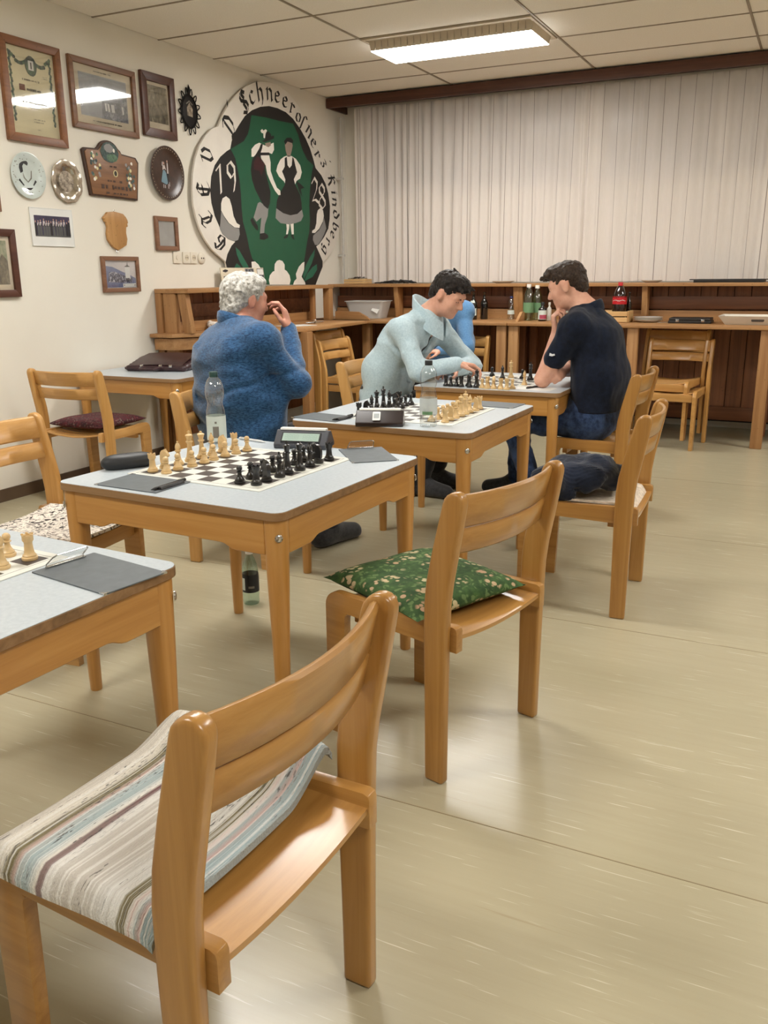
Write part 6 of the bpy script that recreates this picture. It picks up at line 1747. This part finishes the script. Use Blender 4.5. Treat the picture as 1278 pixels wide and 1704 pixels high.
t = thing('baking_tray', 'dark baking tray on the shelf right of the plates', 'tray', (-0.68, 7.62, SZ))
MB().box(-.25, .25, -.10, .10, 0.0, .008).build('bottom', 'tray_black', t, bevel=.003)
for a in ((-.26, .26, -.115, -.10), (-.26, .26, .10, .115), (-.26, -.245, -.10, .10), (.245, .26, -.10, .10)): MB().box(*a, .0, .026).build('rim', 'tray_black', t, bevel=.003)
for s in (-1, 1): MB().box(s * .28 - .02, s * .28 + .02, -.05, .05, .018, .026).build('handle', 'tray_black', t, bevel=.003)
t = thing('folder_stack', 'flat black case with metal latches on the counter', 'case', (-0.92, 7.40, CZ))
MB().box(-.16, .16, -.11, .11, 0, .022).build('lower_shell', 'tray_black', t, bevel=.005)
MB().box(-.155, .155, -.105, .105, .022, .042).build('upper_shell', 'tray_black', t, bevel=.006)
for x in (-.09, .10): MB().box(x - .012, x + .012, -.1125, -.104, .012, .032).build('latch', 'chrome', t, bevel=.001)
plain('tray_white', S(222, 218, 206), 0.4, var=0.02)
t = thing('serving_tray', 'white wooden serving tray with dark handle slot on the counter', 'tray', (-0.44, 7.36, CZ))
rg = lambda x, y, z: [(-x, -y, z), (x, -y, z), (x, y, z), (-x, y, z)]
MB().loft([rg(.21, .14, 0), rg(.26, .18, .066), rg(.252, .172, .066), rg(.205, .135, .008)]).build('body', 'tray_white', t, bevel=.002, smooth=30)
p = MB(); p.loft([[(x * 1.0, -.164 + (z - .034) * -.02 - .0002, z) for x, z in rrect(.045, .011, .010, 4)] for _ in (0,)] + [[(x, -.160, z) for x, z in rrect(.045, .011, .010, 4)]])
p.v = [(x + .02, y - .002 - .0, z + .036) for x, y, z in p.v]; p.build('handle_slot', 'hole_dark', t, smooth=0)
def utensil(x, y, z, deg, label, L=.2, tilt=0.0):
    t = thing('table_knife', label, 'cutlery', (x, y, z + .003), math.radians(deg)); t.rotation_euler = (0, -tilt, math.radians(deg))
    MB().box(-L / 2, 0, -.007, .007, 0, .004).build('handle', 'clip_steel', t, bevel=.001)
    MB().prism([(0, -.006), (L / 2 - .02, -.008), (L / 2, .0), (L / 2 - .02, .007), (0, .006)], .001, .003, 'z').build('blade', 'clip_steel', t)
utensil(-1.06, 7.33, CZ, 8, 'steel knife lying between the plates and black case')
utensil(-1.46, 7.60, SZ, 10, 'steel knife tilted up on the shelf above the cola bottle', .16, .25)
# plastic tub
thin_glass('tub_plastic', (0.80, 0.80, 0.79, 1), 0.16, 0.25)
t = thing('plastic_tub', 'translucent plastic tub with a white sticker on the counter', 'tub', (-3.80, 7.42, CZ), 0.1)
def rr_ring(w, h, r, z): return [(x, y, z) for x, y in rrect(w, h, r, 4)]
tf = NT('tub_frost'); tf.base(S(206, 204, 200)); tf.rough(0.4); tf.b.inputs['Alpha'].default_value = 0.62
MB().loft([rr_ring(.150, .10, .03, .001), rr_ring(.185, .13, .03, .150), rr_ring(.195, .14, .03, .152), rr_ring(.195, .14, .03, .158), rr_ring(.180, .125, .03, .156), rr_ring(.146, .096, .03, .004)]).build('body', 'tub_frost', t, smooth=50)
s = MB().prism([(-.035, -.022), (.03, -.03), (.037, .02), (-.028, .03)], 0, .001, 'y').build('sticker', 'paper_white', t, smooth=0); s.location = (.11, -.119, .085); s.rotation_euler = (-.2, 0.35, 0)
# box with odds and ends, cables on the shelf corner
t = thing('wooden_box', 'small open wooden box with odds and ends on shelf corner', 'box', (-4.02, 7.60, SZ))
for z0 in (.002, .024): MB().box(-.10, .13, -.07, .07, z0, z0 + .020).build('slat_layer', 'crate_wood', t, bevel=.002, seg=1)
for k in range(9):
    a = random.Random(k); MB().tube([(a.uniform(-.08, .1), a.uniform(-.05, .05), .044 + .006), (a.uniform(-.08, .1), a.uniform(-.05, .05), .05 + .012 * (k % 2))], .006, 6).build('small_part', ('chrome', 'clock_brown')[k % 2], t)
t = thing('cable_tangle', 'tangle of black cables lying on the shelf corner', 'cable', (-3.62, 7.62, SZ))
for k in range(6):
    a = random.Random(40 + k); pts = []
    for i in range(16):
        q = i / 15; pts.append((-.17 + .36 * q + .03 * math.sin(9 * q + k), .05 * math.sin(7 * q + 2 * k), .008 + .028 * max(0, math.sin(PI * (1 - q) ** .7)) * a.random()))
    MB().tube(pts, .0055, 6).build('cable', 'pen_black', t)
# old man's side: napkin, paper, keys on the left counter
plain('tissue', S(222, 214, 204), 0.9)
e = Field()
for k in range(9):
    a = random.Random(70 + k); e.ell((a.uniform(-.05, .05), a.uniform(-.06, .06), .015 + a.uniform(0, .035)), (.03, .03, .02), None, .01)
o = link('crumpled_napkin', e.mesh('crumpled_napkin', 'tissue', .005, 0.0, lambda P: .006 * vnoise(P, (60, 60, 60), 3), zmin=.001), None, (-4.08, 5.42, CZ)); tag(o, 'crumpled white napkin on the left counter behind the old man', 'napkin')
o = link('paper_sheet', MB().box(-.14, .14, -.10, .10, 0, .002).mesh('paper_sheet', 'paper_white'), None, (-3.80, 6.12, CZ), 1.1); tag(o, 'white paper sheet on the left counter right of the old man', 'paper')
t = thing('key_bunch', 'bunch of metal keys on the edge of left counter', 'keys', (-3.80, 6.42, CZ), .6)
for k in range(5):
    a = random.Random(90 + k); MB().tube([(0, 0, .01), (a.uniform(-.09, .09), a.uniform(-.05, .05), .006 + .004 * k)], .0045, 6).build('key', 'chrome', t)
MB().tube([(.016 * math.cos(2 * PI * k / 12), .004, .018 + .016 * math.sin(2 * PI * k / 12)) for k in range(12)], .0016, 6, closed=True).build('ring', 'chrome', t)
# briefcase on the wall table
def m_leather():
    t = NT('leather'); v = t.coord(); n = t.noise(v, 30, 4)
    t.base(t.ramp(n, [(0.3, S(44, 26, 30)), (0.7, S(62, 38, 42))])); t.rough(0.36); t.bump(t.noise(v, 160, 2), .2, .002)
m_leather()
t = thing('leather_briefcase', 'dark burgundy leather briefcase lying on table by left wall', 'briefcase', (-3.90, 4.60, TZ), math.radians(16))
e = Field()
for k in range(6):
    e.cap((-.19, -.12 + .05 * k, .020 + .004 * k), (.19, -.12 + .05 * k, .020 + .004 * k), .020 + .004 * k, None, .03)
link('body', e.mesh('body', 'leather', .008, 0, lambda P: .003 * vnoise(P, (12, 12, 12), 3), zmin=.001), t)
def flap(u, v_):
    x = -.175 + .36 * u; y = -.125 + .30 * v_
    return (x, y, .060 + .032 * v_ - .022 * (1 - v_) ** 3 + .006 * math.sin(PI * u))
mb = MB(); mb.grid(14, 10, flap); base_n = len(mb.v)
mb.grid(14, 10, lambda u, v_: tuple(a + b_ for a, b_ in zip(flap(u, v_), (0, 0, -.006)))); 
mb.build('flap', 'leather', t, smooth=60)
MB().tube([(-.09, -.135, .026), (-.09, -.165, .024), (-.075, -.195, .02), (.02, -.205, .02), (.04, -.17, .024), (.04, -.135, .026)], .009, 8).build('handle', 'leather', t)
for x in (-.09, .04, .11): MB().box(x - .010, x + .010, -.142, -.126, .028, .044).build('buckle', 'chrome', t, bevel=.002)
MB().box(-.25, -.17, -.06, .10, .004, .022).build('side_pocket', 'leather', t, bevel=.006)
# ---------------------------------------------------------------- cushions, rug, pads, jacket on chairs
def m_flowers(name, bgs, fl1, fl2, leaf, scale):
    t = NT(name); v = t.coord()
    bg = t.ramp(t.noise(v, 40, 3), [(0.35, bgs[0]), (0.65, bgs[1])])
    vo = t.n('ShaderNodeTexVoronoi'); vo.inputs['Scale'].default_value = scale; vo.inputs['Randomness'].default_value = 0.75; t.l(v, vo.inputs['Vector'])
    vp = t.n('ShaderNodeTexVoronoi'); vp.inputs['Scale'].default_value = scale * 3.6; t.l(v, vp.inputs['Vector'])
    near = t.ramp(vo.outputs['Distance'], [(0.34, (1, 1, 1, 1)), (0.44, (0, 0, 0, 1))])
    pet = t.ramp(vp.outputs['Distance'], [(0.40, (1, 1, 1, 1)), (0.50, (0, 0, 0, 1))])
    m = t.math('MULTIPLY', near, pet)
    sep = t.n('ShaderNodeSeparateColor'); t.l(vo.outputs['Color'], sep.inputs[0])
    fc = t.mix(sep.outputs[0], fl1, fl2)
    ring = t.ramp(vo.outputs['Distance'], [(0.50, (0, 0, 0, 1)), (0.54, (1, 1, 1, 1)), (0.62, (1, 1, 1, 1)), (0.66, (0, 0, 0, 1))])
    col = t.mix(t.math('MULTIPLY', t.math('MULTIPLY', ring, pet), .7), bg, leaf)
    col = t.mix(m, col, fc)
    t.base(col); t.rough(0.9); t.bump(t.noise(v, 260, 2), .2, .002)
m_flowers('cushion_green', (S(38, 66, 30), S(62, 92, 44)), S(196, 186, 146), S(176, 140, 110), S(104, 128, 76), 14)
m_flowers('cushion_burgundy', (S(48, 22, 28), S(92, 30, 40)), S(58, 52, 56), S(128, 52, 60), S(120, 104, 96), 20)
def m_pad():
    t = NT('pad_blackwhite'); v = t.coord((30, 30, 30))
    n = t.noise(v, 1.0, 3, .6, 1.5)
    t.base(t.ramp(n, [(0.40, S(52, 46, 44)), (0.47, S(210, 200, 188)), (0.56, S(228, 220, 208)), (0.64, S(120, 108, 100))])); t.rough(.9)
m_pad()
def m_rug():
    t = NT('rug_stripes'); v = t.coord()
    sx = t.n('ShaderNodeSeparateXYZ'); t.l(v, sx.inputs[0])
    wob = t.noise(t.coord((12, 4, 4)), 1.0, 2)
    f = t.math('ADD', t.math('DIVIDE', t.math('ADD', sx.outputs[1], 0.16), 0.40), t.math('MULTIPLY', t.math('SUBTRACT', wob, .5), .012))
    C_ = [(0.0, S(148, 166, 170)), (0.075, S(150, 168, 172)), (0.080, S(192, 156, 148)), (0.11, S(158, 172, 172)), (0.135, S(196, 160, 150)), (0.150, S(110, 100, 66)), (0.185, S(116, 106, 70)), (0.20, S(208, 206, 200)), (0.27, S(214, 212, 206)), (0.34, S(192, 186, 176)),
          (0.46, S(196, 190, 180)), (0.55, S(206, 202, 194)), (0.575, S(92, 40, 48)), (0.590, S(92, 40, 48)), (0.600, S(220, 214, 202)), (0.64, S(156, 172, 174)), (0.70, S(164, 178, 178)), (0.715, S(190, 160, 150)), (0.735, S(112, 102, 68)), (0.765, S(116, 106, 70)), (0.78, S(218, 212, 198)), (0.86, S(222, 216, 204)), (1.0, S(206, 198, 184))]
    r1 = t.ramp(f, C_[:23])
    fl = t.noise(t.coord((60, 300, 60)), 1.0, 2)
    dk = t.ramp(fl, [(0.57, (0, 0, 0, 1)), (0.62, (1, 1, 1, 1))])
    msk = t.noise(t.coord((3, 26, 3)), 1.0, 2)
    mk = t.ramp(msk, [(0.53, (0, 0, 0, 1)), (0.57, (1, 1, 1, 1))])
    col = t.mix(t.math('MULTIPLY', t.math('MULTIPLY', dk, mk), .85), r1, S(52, 48, 48))
    ln = t.noise(t.coord((1.2, 190, 1.2)), 1.0, 2)
    col = t.mix(t.ramp(ln, [(0.40, (.35, .35, .35, 1)), (0.48, (0, 0, 0, 1))]), col, S(176, 168, 158))
    col = t.mix(t.ramp(ln, [(0.52, (0, 0, 0, 1)), (0.60, (.6, .6, .6, 1))]), col, S(232, 230, 224))
    w = t.noise(t.coord((160, 420, 160)), 1.0, 2)
    col = t.mix(t.math('MULTIPLY', w, .12), col, S(150, 142, 132))
    t.base(col); t.rough(.95); t.bump(w, .9, .004)
m_rug()
plain('pad_cream', S(216, 202, 184), 0.9, var=0.1, vscale=60, bump=.5, bscale=120)
fabric('corduroy', S(12, 16, 26), S(30, 38, 56), 8, bscale=300, sheen=0.2)
def thick_sheet(name, mat, fn, nu, nv, th, smooth=60):
    mb = MB()
    T = [fn(i / nu, j / nv) for j in range(nv + 1) for i in range(nu + 1)]
    vs = T + [(p[0], p[1], p[2] - th) for p in T]
    w = nu + 1; o = len(T); fs = []
    for j in range(nv):
        for i in range(nu):
            a = j * w + i; fs += [(a, a + 1, a + w + 1, a + w), (o + a, o + a + w, o + a + w + 1, o + a + 1)]
    for i in range(nu):
        fs.append((i, o + i, o + i + 1, i + 1)); a = nv * w + i; fs.append((a, a + 1, o + a + 1, o + a))
    for j in range(nv):
        a = j * w; fs.append((a, a + w, o + a + w, o + a)); a += nu; fs.append((a, o + a, o + a + w, a + w))
    mb.add(vs, fs)
    return mb.mesh(name, mat, smooth=smooth)
def rug(u, v_):
    x = -.232 + .464 * u; y = -.150 + .385 * v_
    s = abs(2 * u - 1)
    z = .462 - .012 * (1 - s ** 2) * (1 - .3 * v_) - (.030 * ((s - .88) / .12) ** 2 if s > .88 else 0)
    if v_ > .86: z -= .040 * ((v_ - .86) / .14) ** 1.6
    if v_ < .08: z -= .010 * ((.08 - v_) / .08) ** 2
    z += .003 * math.sin(9 * u + 3 * v_) * math.sin(7 * v_)
    q = max(0.0, (u - .70) / .30); z += .050 * q * q * (3 - 2 * q) * (1 - .5 * v_)
    return (x, y, z)
o = link('woven_rug', thick_sheet('woven_rug', 'rug_stripes', rug, 40, 36, .014), None, (-0.863, 0.979, 0), math.radians(87.4)); tag(o, 'striped woven wool rug folded over the nearest chair seat', 'rug')
def cushion(name, mat, w, h, th, loc, deg, label, tilt=(0, 0), pinch=.12):
    n = 28; vs = []; fs = []
    def P(i, j, s):
        u, v_ = 2 * i / n - 1, 2 * j / n - 1
        x = w * u * (1 - pinch * (1 - v_ * v_) * abs(u) ** 6 * .6); y = h * v_ * (1 - pinch * (1 - u * u) * abs(v_) ** 6 * .6)
        q = max(0, (1 - u ** 4) * (1 - v_ ** 4)) ** .55
        return (x, y, s * th * q * (1 + .08 * math.sin(5 * u + 2) * math.sin(4 * v_)) + tilt[0] * x + tilt[1] * y)
    w_ = n + 1
    for s in (1, -.75):
        vs += [P(i, j, s) for j in range(w_) for i in range(w_)]
    for j in range(n):
        for i in range(n):
            a = j * w_ + i; fs.append((a, a + 1, a + w_ + 1, a + w_)); o = w_ * w_; fs.append((o + a, o + a + w_, o + a + w_ + 1, o + a + 1))
    mb = MB(); mb.add(vs, fs)
    o = link(name, mb.mesh(name, mat, smooth=80, weld=True), None, loc, math.radians(deg)); tag(o, label, 'cushion')
    return o
cushion('seat_cushion', 'cushion_green', .21, .205, .038, (-0.945, 2.172, .445), 66.0, 'green cushion with cream flowers on the wooden chair', (.0, .03))
cushion('seat_cushion', 'cushion_burgundy', .205, .20, .034, (-3.85, 3.91, .462), 0.0, 'burgundy patterned cushion on the chair by the left wall')
o = link('seat_pad', thick_sheet('seat_pad', 'pad_blackwhite', lambda u, v_: (-.19 + .38 * u, -.19 + .40 * v_, .452 - .014 * (1 - (2 * u - 1) ** 2) + .002 * math.sin(12 * u) * math.sin(9 * v_)), 20, 20, .012), None, (-2.404, 2.198, 0), math.radians(-83.2)); tag(o, 'flat white and black patterned seat pad on the left chair', 'cushion')
o = link('seat_pad', thick_sheet('seat_pad', 'pad_cream', lambda u, v_: (-.18 + .36 * u, -.235 + .42 * v_, .447 - .022 * (1 - (2 * u - 1) ** 2) - (.05 * ((.08 - v_) / .08) ** 1.5 if v_ < .08 else 0)), 20, 30, .010), None, (-0.795, 3.455, 0), math.radians(92)); tag(o, 'cream crocheted seat pad under the dark jacket', 'cushion')
e = Field()
rj = random.Random(12)
for k in range(16):
    u, v_ = rj.uniform(-1, 1), rj.uniform(-1, 1)
    e.ell((u * .12 - .01, v_ * .13 + .02, .475 + .05 * (1 - u * u) * (1 - v_ * v_) + rj.uniform(0, .03)), (rj.uniform(.05, .10), rj.uniform(.05, .10), .035), None, .035)
e.cap((.16, .10, .46), (.20, .18, .42), .035, .03, .03); e.cap((-.17, .05, .47), (-.20, .16, .43), .04, .03, .03); e.cap((-.05, .17, .47), (.06, .21, .43), .045, .035, .03)
def coat_n(P):
    n = vnoise(P, (9, 9, 9), 17)
    return .020 * n + .010 * vnoise(P, (22, 22, 22), 5, 1) + .0022 * np.sin(520 * (P[:, 0] * .6 + P[:, 1] * .3 + P[:, 2] * .7) + 10 * n)
o = link('folded_jacket', e.mesh('folded_jacket', 'corduroy', .0055, 0, coat_n, smooth_iter=1, zmin=.40), None, (-0.795, 3.455, 0), math.radians(92)); tag(o, 'dark navy corduroy jacket bundled on a chair seat', 'jacket')
